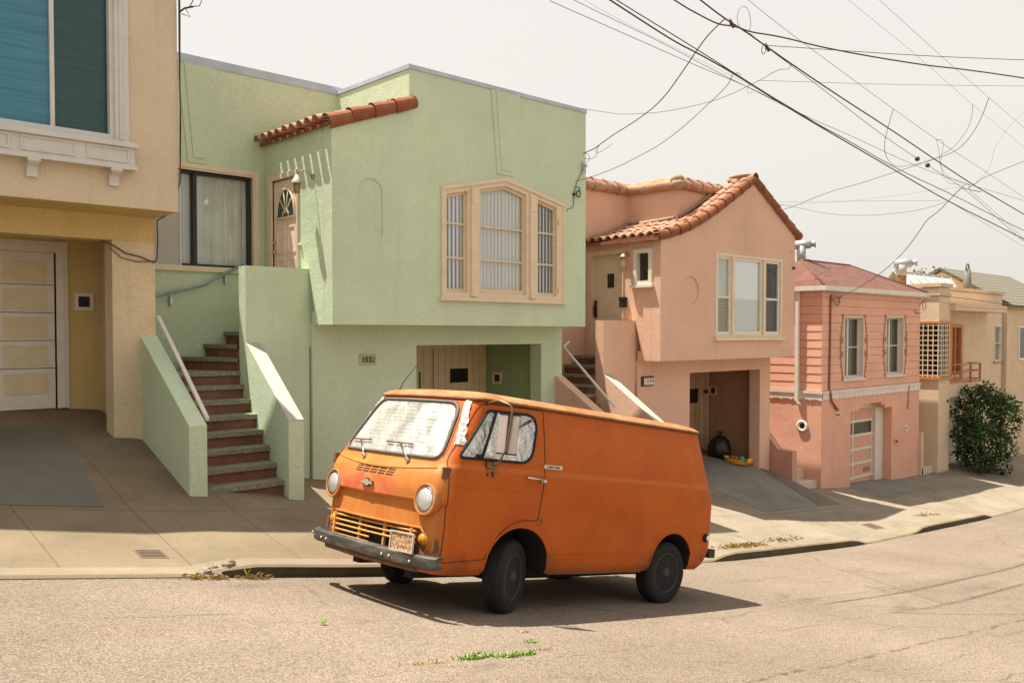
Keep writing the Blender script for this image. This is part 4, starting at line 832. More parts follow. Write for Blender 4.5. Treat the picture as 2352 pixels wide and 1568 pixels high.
pc = MB(); pc.box(XB - .05, 28.37, 10.45, 11.16, 1.42, 1.53); pc.box(28.37, 35.0, 11.09, 11.38, 1.42, 1.53); pc.box(XB - .05, XB + .2, 11.16, 26, 1.42, 1.53); pc.box(XB - .03, 28.35, 10.47, 11.14, 1.16, 1.22); pc.build('parapet_cap', plain('warm_beige_cap', (.56, .40, .27), .8, 0, .1, 3), h)
# canopy over the balcony and the balcony itself
def curved(m_, z0, z1, ys, xe, x0=28.33):
    pts = [(x0, ys), (xe - .6, ys)] + [(xe - .6 + .6 * math.sin(math.pi / 2 * k / 6), ys + .6 - .6 * math.cos(math.pi / 2 * k / 6)) for k in range(1, 7)] + [(xe, 11.14), (x0, 11.14)]
    A = [m_.bm.verts.new((x, y, z0)) for x, y in pts]; B = [m_.bm.verts.new((x, y, z1)) for x, y in pts]; m_.bm.faces.new(A[::-1]); m_.bm.faces.new(B)
    for i in range(len(pts)): m_.bm.faces.new((A[i], A[(i + 1) % len(pts)], B[(i + 1) % len(pts)], B[i]))
cn = MB(); curved(cn, .72, .95, 10.35, 33.4); cn.build('canopy', M_BEIGE, h)
bc = MB(); curved(bc, -1.98, -1.58, 10.5, 31.6); bo = bc.build('balcony', M_BEIGE, h)
rl = MB()
for z in (-.98, -1.22, -1.5): rl.tube([(28.36, 10.55, z), (31.0, 10.55, z), (31.45, 10.72, z), (31.55, 11.12, z)], .022, 6)
for x, y in ((28.4, 10.55), (30.2, 10.55), (31.3, 10.64)): rl.box(x - .03, x + .03, y - .03, y + .03, -1.58, -.97)
rl.build('railing', M_ORNG, bo)
dr = MB(); dr.ring(((30.05, 31.1, -1.58, .30), (30.17, 30.92, -1.45, .2)), -.12, .04, f2); dr.box(30.5, 30.56, -.1, .0, -1.45, .2, f2); do = dr.build('door', M_ORNG, h)
for a, b_ in ((30.17, 30.5), (30.56, 30.92)):
    p = MB(); p.box(a, b_, -.08, -.07, -1.45, .2, f2); po = p.build('pane', M_GLASS, do); p = MB()
    for z in (-.9, -.35): p.box(a, b_, -.068, -.05, z - .012, z + .012, f2)
    p.box((a + b_) / 2 - .012, (a + b_) / 2 + .012, -.068, -.052, -1.45, .2, f2); p.build('glazing_bar', M_ORNG, po)
p = MB(); p.box(29.95, 31.2, -.4, -.38, -1.6, .4, f2); p.build('curtain', M_CURT, do)
W = window(f2, h, 34.15, 34.9, -1.0, .30, .05, -.1, .015, M_WHITE, bars=(-.35,), glassm=M_GLASSD, sill=.05, curtain=('sheet', M_CURT), sillm=M_ORNG)
# corner window behind its lattice
wn = MB(); wn.box(XB - .03, 28.36, 10.46, 10.52, .30, .37); wn.box(XB - .03, XB + .03, 10.52, 11.45, .30, .37); wn.box(XB - .06, 28.38, 10.42, 10.54, -1.40, -1.33); wn.box(XB - .06, XB + .04, 10.54, 11.45, -1.40, -1.33); wn.box(28.2, 28.34, 10.475, 10.53, -1.33, .30); wn.box(XB - .012, XB + .05, 11.36, 11.43, -1.33, .3)
wo4 = wn.build('window', M_ORNG, h)
p = MB(); p.box(XB + .06, XB + .07, 10.56, 11.36, -1.33, .3); p.box(XB + .08, 28.15, 10.56, 10.57, -1.33, .3); p.build('pane', M_GLASSD, wo4)
p = MB(); p.box(XB + .35, XB + .37, 10.7, 11.38, -1.3, .3); p.box(XB + .4, 28.1, 10.8, 10.82, -1.3, .3); p.build('room_wall', M_DARK, wo4)
lt = MB(); M_LAT = plain('cream_lattice_paint', (.68, .55, .38), .7)
z = -1.27
while z < .3: lt.box(XB - .02, XB - .005, 10.49, 11.38, z - .013, z + .013); lt.box(XB - .005, 28.2, 10.478, 10.49, z - .013, z + .013); z += .152
y = 10.52
while y < 11.4: lt.box(XB - .026, XB - .02, y - .013, y + .013, -1.33, .3); y += .148
x = XB + .12
while x < 28.2: lt.box(x - .013, x + .013, 10.47, 10.478, -1.33, .3); x += .148
lt.build('lattice', M_LAT, wo4)
# ground floor door and steps
d = MB(); d.box(30.12, 30.93, -.10, -.05, -4.32, -2.0, f2); do = d.build('door', plain('pale_grey_door', (.52, .48, .38), .6), h); d = MB(); d.ball(f2(30.24, -.01, -3.25), .04, .05, .04); d.build('handle', M_IRON, do)
d = MB(); d.plate([(30.0, -4.35), (30.0, -1.90), (31.05, -1.90), (31.05, -4.35), (30.93, -4.35), (30.93, -1.99), (30.12, -1.99), (30.12, -4.35)], -.16, .03, f2); d.build('door_trim', M_WHITE, h)
d = MB(); d.box(28.1, 28.24, -.01, .012, -2.12, -2.04, fu); d.build('number_plate', M_BLACK, h)
sp = MB()
for k in range(3): sp.box(26.62, XB - .01, 10.62 + .33 * k, 11.9, -4.6, -4.02 + .17 * k)
sp.box(26.62, XB - .01, 11.6, 13, -4.6, -3.5); sp.build('staircase', MATS['pale_step_concrete'], h)
sw = MB(); sw.box(26.565, 26.70, 10.62, 12, -4.8, -2.95); sw.build('stair_wall', M_BEIGE, h)
# rooftop fittings
def flue(x, y, z0, z1, r, mat, tee, name='flue_pipe', two=None):
    g = MB(); g.lathe([(r * 1.02, z0), (r, z1), (0, z1 + .001)], (x, y, 0), (0, 0, 1), 16)
    if two: g.mi = 1; g.lathe([(r * 1.05, z1 - .34), (r * 1.05, z1), (0, z1 + .002)], (x, y, 0), (0, 0, 1), 16)
    if tee: g.tube([(x - .12, y + .20, z1 + .03), (x + .15, y - .26, z1 + .06)], r * .92, 14); g.lathe([(r * .5, 0), (r * .5, .08), (r * .85, .17), (r * .8, .175)], (x + .145, y - .25, z1 + .06), (.5, -.85, .08), 12)
    return g.build(name, mat, h)
flue(28.25, 12.0, 1.25, 2.2, .155, [plain('rusty_flue', (.22, .13, .06), .8, .2, .4, 7), plain('white_flue', (.36, .36, .35), .6, .1)], True, two=True)
g = MB(); g.lathe([(.15, 1.25), (.12, 2.3)], (33.2, 11.75, 0), (0, 0, 1), 14); g.tube([(33.2 - .13 * math.cos(a * .2618 * 1.0), 11.75, 2.36 + .13 * math.sin(a * .2618)) for a in range(-2, 15)], .03, 6); g.build('flue_pipe', plain('grey_flue', (.15, .145, .12), .7, .1, .25, 6), h)
sk = MB(); a0, a1 = 29.4, 34.2
sk.mi = 0
for k in range(6): x0_ = a0 + (a1 - a0) * k / 6 + .02; x1_ = a0 + (a1 - a0) * (k + 1) / 6 - .02; sk.face([(x0_, 12.3, 1.52), (x1_, 12.3, 1.52), (x1_, 12.75, 2.1), (x0_, 12.75, 2.1)])
sk.mi = 1
for k in range(7): x = a0 + (a1 - a0) * k / 6; sk.tube([(x, 12.29, 1.5), (x, 12.75, 2.12), (x, 13.2, 1.5)], .025, 5)
sk.tube([(a0, 12.75, 2.12), (a1, 12.75, 2.12)], .025, 5); sk.face([(a1, 12.3, 1.52), (a1, 13.2, 1.52), (a1, 12.75, 2.1)]); sk.face([(a0, 13.2, 1.52), (a1, 13.2, 1.52), (a1, 12.75, 2.1), (a0, 12.75, 2.1)])
sk.build('skylight', [plain('frosted_skylight', (.50, .54, .55), .4), plain('grey_skylight_bar', (.36, .36, .34), .6)], h)
# ------------------------------------------------------------------ the next house down, only its roof and flank in sight
h = thing('house', 'pale tan house with a brown shingled gable roof rising behind the beige parapet', 'house', (39, 11.2, -4.6))
m = MB(); m.box(35.0, 42.6, 11.0, 22, -6, 1.0); m.plate([(11.0, 1.0), (16.0, 1.0), (13.4, 2.4)], 0, .2, Fr((35.4, 0, 0), (0, 1, 0), (-1, 0, 0))); m.build('wall', plain('tan_stucco', (.60, .45, .30), .9, 0, .1, 2, .4, 50), h)
def m_shake():
    m_, n, b = _nt('brown_shake'); tc = n.nodes.new("ShaderNodeTexCoord"); wv = n.nodes.new("ShaderNodeTexWave"); wv.bands_direction = 'Z'; wv.wave_profile = 'SAW'; wv.inputs['Scale'].default_value = 2.2; wv.inputs['Distortion'].default_value = .8; wv.inputs['Detail'].default_value = 3; n.links.new(tc.outputs['Object'], wv.inputs[0])
    n.links.new(_ramp(n, wv.outputs[0], 0, .5, (.065, .058, .04), (.17, .155, .12)), b.inputs['Base Color']); b.inputs['Roughness'].default_value = .95; _bump(n, b, wv.outputs[0], .5, .03); return m_
rf = MB(); rf.hexa([(35.0, 10.8, .95), (42.8, 10.8, .95), (42.8, 13.4, 2.45), (35.0, 13.4, 2.45), (35.0, 10.8, 1.05), (42.8, 10.8, 1.05), (42.8, 13.4, 2.55), (35.0, 13.4, 2.55)]); rf.hexa([(35.0, 16.2, .95), (42.8, 16.2, .95), (42.8, 13.42, 2.45), (35.0, 13.42, 2.45), (35.0, 16.2, 1.05), (42.8, 16.2, 1.05), (42.8, 13.42, 2.55), (35.0, 13.42, 2.55)]); rf.build('roof', m_shake(), h)
g = MB(); g.ring(((36.2, 37.4, -1, .3), (36.28, 37.32, -.92, .22)), -.01, .05, front(11.0)); wo_ = g.build('window', M_WHITE, h); g = MB(); g.box(36.28, 37.32, .005, .015, -.92, .22, front(11.0)); g.build('pane', MATS['dark_door_glass'], wo_)
# ================================================================== the orange panel van, parked nose uphill
van = thing('van', 'rusty orange panel van parked at the kerb, foil in its windows', 'van', (5.2, 5.65, -2.5))
van.rotation_euler = (-.026, math.atan(.170), 0)
LOCAL = True                                                  # van coordinates: x rearwards from the front axle, y towards the kerb, z up
YC = .80
T_W = [(.36, .80), (.42, .835), (.52, .853), (.56, .862), (.8, .868), (1.22, .868), (1.25, .865), (1.29, .855), (1.36, .845), (1.6, .79), (1.8, .738), (1.875, .72)]
T_F = [(.36, -.93), (.46, -1.0), (.72, -1.03), (.90, -1.025), (.935, -1.02), (.965, -1.062), (1.06, -1.068), (1.14, -1.055), (1.20, -1.035), (1.235, -1.01), (1.27, -.985), (1.31, -.965), (1.8, -.695), (1.875, -.64)]
T_R = [(.36, 2.95), (.45, 3.04), (.58, 3.09), (1.07, 3.08), (1.3, 2.99), (1.5, 2.95), (1.84, 2.90), (1.875, 2.885)]
BULG, BR = .10, .05
def body_ring(z, inset=0.):
    w_, xf, xr = lerp_tab(T_W, z) - inset, lerp_tab(T_F, z) + inset, lerp_tab(T_R, z) - inset
    rf, rr = (.17 if z < 1.25 else .15), .13; pts = []
    xfc = xf + BULG * ((w_ - rf) / w_) ** 2; xrc = xr - BR * ((w_ - rr) / w_) ** 2
    def F(y): return xf + BULG * (y / w_) ** 2
    for k in range(45): pts.append((xfc + rf + (xrc - rr - xfc - rf) * k / 44, -w_))
    for k in range(1, 7): a = math.pi / 2 * k / 7; pts.append((xrc - rr + rr * math.sin(a), -w_ + rr - rr * math.cos(a)))
    for k in range(11): y = -(w_ - rr) + 2 * (w_ - rr) * k / 10; pts.append((xr - BR * (y / w_) ** 2, y))
    for k in range(1, 7): a = math.pi / 2 * k / 7; pts.append((xrc - rr + rr * math.cos(a), w_ - rr + rr * math.sin(a)))
    for k in range(45): pts.append((xrc - rr - (xrc - rr - xfc - rf) * k / 44, w_))
    for k in range(1, 7): a = math.pi / 2 * k / 7; pts.append((xfc + rf - rf * math.sin(a), w_ - rf + rf * math.cos(a)))
    for k in range(17): y = (w_ - rf) - 2 * (w_ - rf) * k / 16; pts.append((F(y), y))
    for k in range(1, 7): a = math.pi / 2 * k / 7; pts.append((xfc + rf - rf * math.cos(a), -(w_ - rf) - rf * math.sin(a)))
    return [Vector((x, YC + y, z)) for x, y in pts]
def loft(m, rings, top=True, bottom=True):
    V = [[m.bm.verts.new(p) for p in r] for r in rings]
    for a, b in zip(V, V[1:]):
        for i in range(len(a)): f = m.bm.faces.new((a[i], a[(i + 1) % len(a)], b[(i + 1) % len(a)], b[i])); f.material_index = m.mi; f.smooth = True
    if bottom: m.bm.faces.new(V[0][::-1])
    if top: m.bm.faces.new(V[-1])
ZL = [.36, .39, .42, .46, .52, .54, .56, .64, .72, .8, .86, .90, .92, .935, .95, .965, .98, 1.02, 1.06, 1.10, 1.14, 1.17, 1.20, 1.22, 1.235, 1.25, 1.27, 1.29, 1.31, 1.36, 1.42, 1.5, 1.6, 1.7, 1.8, 1.84, 1.875]
bm_ = MB(); loft(bm_, [body_ring(z) for z in ZL]); bmesh.ops.recalc_face_normals(bm_.bm, faces=bm_.bm.faces)
BVH = BVHTree.FromBMesh(bm_.bm)
def m_van():
    m, n, b = _nt('faded_orange_paint'); v = _coord(n)
    c = _ramp(n, _noise(n, 1.6, 5, .6, v).outputs[0], .32, .70, (.385, .072, .004), (.47, .105, .007))
    tc = n.nodes.new("ShaderNodeTexCoord"); sx = n.nodes.new("ShaderNodeSeparateXYZ"); n.links.new(tc.outputs['Object'], sx.inputs[0])
    # sun-bleached nose: the paint there is chalkier and yellower
    nz = _noise(n, 5, 4, .6, v); a = n.nodes.new("ShaderNodeMath"); a.operation = 'MULTIPLY_ADD'; a.inputs[1].default_value = .16; n.links.new(nz.outputs[0], a.inputs[0]); n.links.new(sx.outputs[0], a.inputs[2])
    f = _ramp(n, a.outputs[0], 0, 1, (1,) * 3, (0,) * 3); r_ = n.nodes[-1]
    mr = n.nodes.new("ShaderNodeMapRange"); mr.inputs['From Min'].default_value = -.86; mr.inputs['From Max'].default_value = -.74; mr.inputs['To Min'].default_value = 1; mr.inputs['To Max'].default_value = 0; n.links.new(a.outputs[0], mr.inputs['Value'])
    c2 = _ramp(n, _noise(n, 3.5, 6, .65, _coord(n, (1, 1, .5))).outputs[0], .3, .68, (.42, .128, .024), (.52, .205, .055))
    c = _mix(n, mr.outputs[0], c, c2)
    # the primer-pink panel round the emblem
    def band(src, lo, hi, soft):
        p = n.nodes.new("ShaderNodeMapRange"); p.interpolation_type = 'SMOOTHSTEP'; p.inputs['From Min'].default_value = lo - soft; p.inputs['From Max'].default_value = lo; n.links.new(src, p.inputs['Value'])
        q = n.nodes.new("ShaderNodeMapRange"); q.interpolation_type = 'SMOOTHSTEP'; q.inputs['From Min'].default_value = hi; q.inputs['From Max'].default_value = hi + soft; q.inputs['To Min'].default_value = 1; q.inputs['To Max'].default_value = 0; n.links.new(src, q.inputs['Value'])
        t = n.nodes.new("ShaderNodeMath"); t.operation = 'MULTIPLY'; n.links.new(p.outputs[0], t.inputs[0]); n.links.new(q.outputs[0], t.inputs[1]); return t.outputs[0]
    def mul(p, q):
        t = n.nodes.new("ShaderNodeMath"); t.operation = 'MULTIPLY'; n.links.new(p, t.inputs[0]); n.links.new(q, t.inputs[1]); return t.outputs[0]
    fr_only = mr.outputs[0]
    pk = mul(mul(band(sx.outputs[1], .50, 1.34, .06), band(sx.outputs[2], .965, 1.11, .03)), fr_only)
    pc = _ramp(n, _noise(n, 7, 5, .7, v).outputs[0], .35, .65, (.54, .11, .05), (.60, .20, .075)); c = _mix(n, pk, c, pc)
    # rust freckles and grime low down
    ru = _ramp(n, _noise(n, 26, 5, .7, v).outputs[0], .63, .71, (0,) * 3, (.75,) * 3); c = _mix(n, ru, c, (.20, .06, .015))
    st = _ramp(n, _noise(n, 1.5, 5, .65, _coord(n, (7, 7, .5))).outputs[0], .55, .8, (0,) * 3, (.35,) * 3); c = _mix(n, st, c, (.27, .08, .02))
    bl = band(sx.outputs[2], 1.262, 1.285, .02); blm = mul(bl, _ramp(n, _noise(n, 3, 3, .5, v).outputs[0], .35, .6, (.1,) * 3, (.38,) * 3)); c = _mix(n, blm, c, (.50, .17, .05))
    # grease below the mirror bracket, chipped primer where the cab door shuts
    def spot(x, y, rad):
        d = n.nodes.new("ShaderNodeVectorMath"); d.operation = 'DISTANCE'; cv = n.nodes.new("ShaderNodeCombineXYZ"); n.links.new(sx.outputs[0], cv.inputs[0]); n.links.new(sx.outputs[2], cv.inputs[1]); n.links.new(cv.outputs[0], d.inputs[0]); d.inputs[1].default_value = (x, y, 0)
        q = n.nodes.new("ShaderNodeMapRange"); q.interpolation_type = 'SMOOTHSTEP'; q.inputs['From Min'].default_value = rad * .2; q.inputs['From Max'].default_value = rad; q.inputs['To Min'].default_value = 1; q.inputs['To Max'].default_value = 0; n.links.new(d.outputs['Value'], q.inputs['Value']); return q.outputs[0]
    gr = _ramp(n, _noise(n, 18, 5, .7, v).outputs[0], .38, .62, (.1,) * 3, (.8,) * 3)
    for q_ in (spot(-.43, 1.27, .11), spot(-.66, .43, .16), spot(.22, .84, .07), spot(2.9, .47, .18), spot(.4, .40, .22), spot(1.9, .42, .2)): c = _mix(n, mul(q_, gr), c, (.11, .045, .02))
    lo = n.nodes.new("ShaderNodeMapRange"); lo.inputs['From Min'].default_value = .36; lo.inputs['From Max'].default_value = .50; lo.inputs['To Min'].default_value = .5; lo.inputs['To Max'].default_value = 0; n.links.new(sx.outputs[2], lo.inputs['Value'])
    c = _mix(n, mul(lo.outputs[0], _ramp(n, _noise(n, 5, 5, .7, v).outputs[0], .4, .6, (0,) * 3, (1,) * 3)), c, (.20, .10, .05))
    n.links.new(c, b.inputs['Base Color']); b.inputs['Specular IOR Level'].default_value = .22
    n.links.new(_ramp(n, _noise(n, 4, 5, .6, v).outputs[0], .3, .7, (.42,) * 3, (.66,) * 3), b.inputs['Roughness'])
    _bump(n, b, _noise(n, 2.6, 4, .5, v).outputs[0], .22, .035); return m
M_VAN = m_van(); M_WELL = plain('black_underbody', (.012, .011, .010), .9)
M_RUB = plain('black_rubber', (.010, .0095, .009), .9, 0, .3, 9); M_CHR = plain('worn_chrome', (.62, .60, .56), .22, 1., .15, 20)
M_RUST = plain('brown_rust', (.16, .07, .03), .85, .1, .4, 30)
body = bm_.build('body', [M_VAN, M_WELL], van)
def cut(obj, fill):                                           # carve a shape out of a mesh, then keep only the result
    c = MB(); c.mi = 1; fill(c); k = c.build('carver', [M_VAN, M_WELL]); k.parent = van; md = obj.modifiers.new('carve', 'BOOLEAN'); md.operation = 'DIFFERENCE'; md.object = k; md.solver = 'EXACT'
    bpy.context.view_layer.update(); me = bpy.data.meshes.new_from_object(obj.evaluated_get(bpy.context.evaluated_depsgraph_get()))
    obj.modifiers.clear(); obj.data = me; bpy.data.objects.remove(k)
def archpts(cx, r, zc, rear):
    return [(cx - r, .2), (cx + r + rear, .2), (cx + r + rear * .9, zc * .9)] + [(cx + (r + rear * .35) * math.cos(a), zc + r * math.sin(a) ** .9) for a in [math.pi * k / 18 for k in range(2, 17)]] + [(cx - r, zc * .95)]
ARF = archpts(.0, .385, .40, .03); ARR = archpts(2.29, .365, .40, -.01)
side_fr = Fr((0, YC, 0), (1, 0, 0), (0, -1, 0))
def wells(c):
    for pts in (ARF, ARR):
        for s_ in (1, -1): c.plate(pts, s_ * .45, s_ * 1.0, side_fr)
cut(body, wells)
GR = [(.10, .49), (1.50, .49), (1.55, .55), (1.54, .66), (1.47, .735), (.13, .735), (.06, .66), (.05, .55)]     # y, z of the grille mouth
ff = Fr((0, 0, 0), (0, 1, 0), (-1, 0, 0))                     # u = y, outward = -x
cut(body, lambda c: c.plate(GR, .955, 1.2, ff))
for p in body.data.polygons: p.use_smooth = True
body.data.set_sharp_from_angle(angle=R(28))
def on_side(x, z, off=0., far=False):
    s_ = 1 if far else -1; h_ = BVH.ray_cast(Vector((x, YC + s_ * 3, z)), Vector((0, -s_, 0))); return h_[0] + h_[1] * off if h_[0] else Vector((x, YC + s_ * .85, z))
def on_front(y, z, off=0.):
    h_ = BVH.ray_cast(Vector((-4, y, z)), Vector((1, 0, 0))); return h_[0] + h_[1] * off if h_[0] else Vector((-.9, y, z))
def dense(loop, step=.03, closed=True):
    out = []; n_ = len(loop)
    for i in range(n_ if closed else n_ - 1):
        a, b = loop[i], loop[(i + 1) % n_]; L = math.hypot(b[0] - a[0], b[1] - a[1]); k = max(1, int(L / step))
        out += [(a[0] + (b[0] - a[0]) * j / k, a[1] + (b[1] - a[1]) * j / k) for j in range(k)]
    return out if closed else out + [loop[-1]]
def rounded(loop, r, n_=5):
    out = []; L = len(loop)
    for i in range(L):
        p, a, b = Vector(loop[i]), Vector(loop[i - 1]), Vector(loop[(i + 1) % L]); rr = r[i] if isinstance(r, (list, tuple)) else r
        d0 = (a - p).normalized(); d1 = (b - p).normalized(); q0, q1 = p + d0 * rr, p + d1 * rr
        for k in range(n_ + 1): t = k / n_; s_ = q0 * (1 - t) ** 2 + p * (2 * t * (1 - t)) + q1 * t ** 2; out.append((s_.x, s_.y))
    return out
def patch(m, loop, proj, off, rings=7):
    loop = dense(loop, .05); c = Vector((sum(p[0] for p in loop) / len(loop), sum(p[1] for p in loop) / len(loop))); R_ = []
    for k in range(1, rings + 1): R_.append([m.bm.verts.new(proj(c.x + (p[0] - c.x) * k / rings, c.y + (p[1] - c.y) * k / rings, off)) for p in loop])
    o_ = m.bm.verts.new(proj(c.x, c.y, off)); n_ = len(loop)
    for i in range(n_): f = m.bm.faces.new((o_, R_[0][i], R_[0][(i + 1) % n_])); f.smooth = True; f.material_index = m.mi
    for a, b in zip(R_, R_[1:]):
        for i in range(n_): f = m.bm.faces.new((a[i], b[i], b[(i + 1) % n_], a[(i + 1) % n_])); f.smooth = True; f.material_index = m.mi
def loop_tube(m, loop, proj, off, r, closed=True, n=6): m.tube([proj(x, z, off) for x, z in dense(loop, .035, closed)], r, n, closed)
# roof skin, rusty tan, over the gutter line
def m_vroof():
    m, n, b = _nt('bleached_rusty_roof_paint'); v = _coord(n)
    c = _ramp(n, _noise(n, 3, 6, .68, v).outputs[0], .36, .64, (.28, .105, .035), (.39, .21, .095)); c = _mix(n, _ramp(n, _noise(n, 14, 5, .7, v).outputs[0], .6, .72, (0,) * 3, (.7,) * 3), c, (.22, .08, .025))
    n.links.new(c, b.inputs['Base Color']); b.inputs['Roughness'].default_value = .75; b.inputs['Specular IOR Level'].default_value = .25; return m
rm = MB(); loft(rm, [body_ring(1.862, -.012), body_ring(1.868, -.022), body_ring(1.882, -.022)] + [[p + Vector((0, 0, dz)) for p in body_ring(1.875, ins)] for ins, dz in ((-.004, .018), (.02, .034), (.07, .052), (.16, .068), (.30, .079), (.48, .085))])
rm.build('roof', m_vroof(), van, smooth=50)
gm = MB(); gm.tube([p + Vector((0, 0, 0)) for p in body_ring(1.858, -.014)], .007, 5, True); gm.build('drip_rail', plain('dark_rust_seam', (.13, .045, .015), .8), van)
# glass, foil behind it, rubber seals
def m_foil(name, col, rib=False):
    m, n, b = _nt(name); v = _coord(n)
    a = n.nodes.new("ShaderNodeTexVoronoi"); a.feature = 'DISTANCE_TO_EDGE'; a.inputs['Scale'].default_value = 9 if not rib else 3.2
    w_ = _noise(n, 5, 4, .6, v); ad = n.nodes.new("ShaderNodeMix"); ad.data_type = 'VECTOR'; ad.inputs[0].default_value = .16; n.links.new(_coord(n, (1, 1, .45)), ad.inputs[4]); n.links.new(w_.outputs[1], ad.inputs[5]); n.links.new(ad.outputs[1], a.inputs['Vector'])
    h_ = n.nodes.new("ShaderNodeMath"); h_.operation = 'ADD'; n.links.new(a.outputs[0], h_.inputs[0]); n.links.new(_noise(n, 7 if not rib else 3.5, 6 if not rib else 2.5, .7 if not rib else .5, v).outputs[0], h_.inputs[1]); hh = h_.outputs[0]
    cc = _ramp(n, hh if not rib else _noise(n, 2.6, 5, .7, _coord(n, (2, 2.4, .7))).outputs[0], .34 if not rib else .36, .70 if not rib else .60, sc3(col, .80 if not rib else .78), sc3(col, 1.1))
    if rib:
        wv = n.nodes.new("ShaderNodeTexWave"); wv.bands_direction = 'Z'; wv.inputs['Scale'].default_value = 9; wv.inputs['Distortion'].default_value = 1.2; wv.inputs['Detail'].default_value = 2; n.links.new(v, wv.inputs[0])
        h2 = n.nodes.new("ShaderNodeMath"); h2.operation = 'MULTIPLY_ADD'; h2.inputs[1].default_value = .035; n.links.new(wv.outputs[0], h2.inputs[0]); n.links.new(hh, h2.inputs[2]); hh = h2.outputs[0]
    n.links.new(cc, b.inputs['Base Color']); b.inputs['Metallic'].default_value = .85 if not rib else .6; b.inputs['Roughness'].default_value = .24 if not rib else .34
    _bump(n, b, hh, 1.0 if not rib else .5, .05 if not rib else .07); return m
M_FOIL = m_foil('crinkled_foil', (.97, .94, .90)); M_SHADE = m_foil('silver_sunshade', (.88, .86, .82), True); M_VGL = glass('van_glass', (.95, .96, .95), .05)
WS = rounded([(.07, 1.315), (1.53, 1.315), (1.40, 1.815), (.20, 1.815)], [.10, .10, .13, .13])
def shr(loop, d):
    c = Vector((sum(p[0] for p in loop) / len(loop), sum(p[1] for p in loop) / len(loop))); return [tuple(Vector(p) - (Vector(p) - c).normalized() * d) for p in loop]
g = MB(); patch(g, shr(WS, .03), on_front, .004); sh = g.build('sunshade', M_SHADE, van)
def sheet_wave(y, z, off): return on_front(y, z, off + .006 * math.sin(y * 9 + z * 5))
g = MB(); patch(g, WS, on_front, .014); wsg = g.build('windshield', M_VGL, van)
g = MB(); loop_tube(g, WS, on_front, .008, .016); g.build('seal', plain('grey_rubber_seal', (.10, .10, .085), .7), wsg)
g = MB(); loop_tube(g, shr(WS, -.03), on_front, .001, .006); g.build('frame_bead', M_VAN, wsg)
SW = rounded([(-.79, 1.348), (.06, 1.352), (.165, 1.72), (.10, 1.79), (-.44, 1.775)], [.05, .14, .07, .06, .05])
for far in (False, True):
    prj = lambda x, z, off, f_=far: on_side(x, z, off, f_)
    g = MB(); patch(g, shr(SW, .012), prj, .003); fo = g.build('foil_cover', M_FOIL, van)
    g = MB(); patch(g, SW, prj, .010); wg = g.build('side_window', M_VGL, van)
    g = MB(); loop_tube(g, SW, prj, .006, .013); g.tube([prj(-.545 + (x_ * .20), 1.36 + x_ * .415, .014) for x_ in (0, .25, .5, .75, 1)], .013, 6); g.tube([prj(-.61, 1.372, .012), prj(-.55, 1.372, .014)], .016, 6); g.build('seal', M_RUB, wg)
    # door outline, a dark gap round the cab door
    DO = rounded([(-.865, .47), (-.885, 1.30), (-.52, 1.835), (.265, 1.848), (.235, 1.2), (.195, .845), (-.05, .845), (-.26, .74), (-.40, .50)], [.03, .08, .09, .04, .1, .02, .12, .1, .02])
    g = MB(); loop_tube(g, DO[:-6] + DO[-6:], prj, .0005, .0042, True, 5); g.build('door_seam', plain('dark_seam', (.05, .016, .006), .9), van)
    g = MB(); loop_tube(g, [(-.89, 1.10), (.2, 1.10)], prj, .0, .0022, False, 4); g.build('panel_crease', M_VAN, van)
    for z in (1.205, .60):
        g = MB(); q = prj(-.915, z, .0); s_ = 1 if far else -1; g.box(q.x - .035, q.x + .05, q.y - .012, q.y + .028 * s_ + .012 * 0, q.z - .05, q.z + .05); g.build('hinge', M_RUST, van)
    g = MB(); a_, b_ = prj(.0, 1.222, .03), prj(.20, 1.217, .035); g.tube([prj(-.01, 1.222, .01), a_, b_], .010, 6); g.lathe([(.018, 0), (.024, .02), (.015, .05), (.0, .055)], prj(.205, 1.208, .0), (0, 1 if far else -1, -.15), 10); g.tube([prj(.17, 1.215, .03), prj(.185, 1.185, .012), prj(.20, 1.2, .03)], .007, 5); g.build('door_handle', M_CHR, van)
    # wheel arch lips and sill crease
    for pts, nm in ((ARF, 0), (ARR, 1)):
        lip = [p for p in pts if p[1] > .37]; g = MB(); g.tube([prj(x, z, .002) for x, z in dense(lip, .03, False)], .010, 6)
        cx = sum(p[0] for p in lip) / len(lip); fl_ = [((x - cx) * 1.15 + cx, (z - .40) * 1.19 + .40) for x, z in lip if z > .42]; g.tube([prj(x, z, -.001) for x, z in dense(fl_, .03, False)], .0045, 5); g.build('arch_lip', M_VAN, van)
    g = MB(); loop_tube(g, [(.45, .55), (1.90, .55)], prj, .0, .004, False, 5); g.build('sill_crease', M_VAN, van)
# silver tape over the screen pillars
def m_tape():
    m, n, b = _nt('peeling_silver_tape'); v = _coord(n); c = _ramp(n, _noise(n, 22, 4, .7, v).outputs[0], .4, .62, (.34, .31, .28), (.60, .57, .53)); n.links.new(c, b.inputs['Base Color']); b.inputs['Roughness'].default_value = .5; b.inputs['Metallic'].default_value = .3; _bump(n, b, _noise(n, 30, 4, .7, v).outputs[0], 1., .02); return m
M_TAPE = m_tape()
for (ya, za, yb, zb, wd) in ((.01, 1.45, .155, 1.85, .026), (1.50, 1.60, 1.415, 1.85, .03)):
    g = MB(); prev = None
    for k in range(15):
        t = k / 14; y = ya + (yb - ya) * t; z = za + (zb - za) * t; j = random.uniform(-.005, .005)
        s_ = -1 if ya < .8 else 1
        cur = [on_front(y + (i - 1) * wd + j, z, .006 + random.uniform(0, .008)) for i in (0, 1, 2)]
        cur = [g.bm.verts.new(p) for p in cur]
        if prev:
            for i in (0, 1): g.bm.faces.new((prev[i], cur[i], cur[i + 1], prev[i + 1]))
        prev = cur
    g.build('pillar_tape', M_TAPE, van)
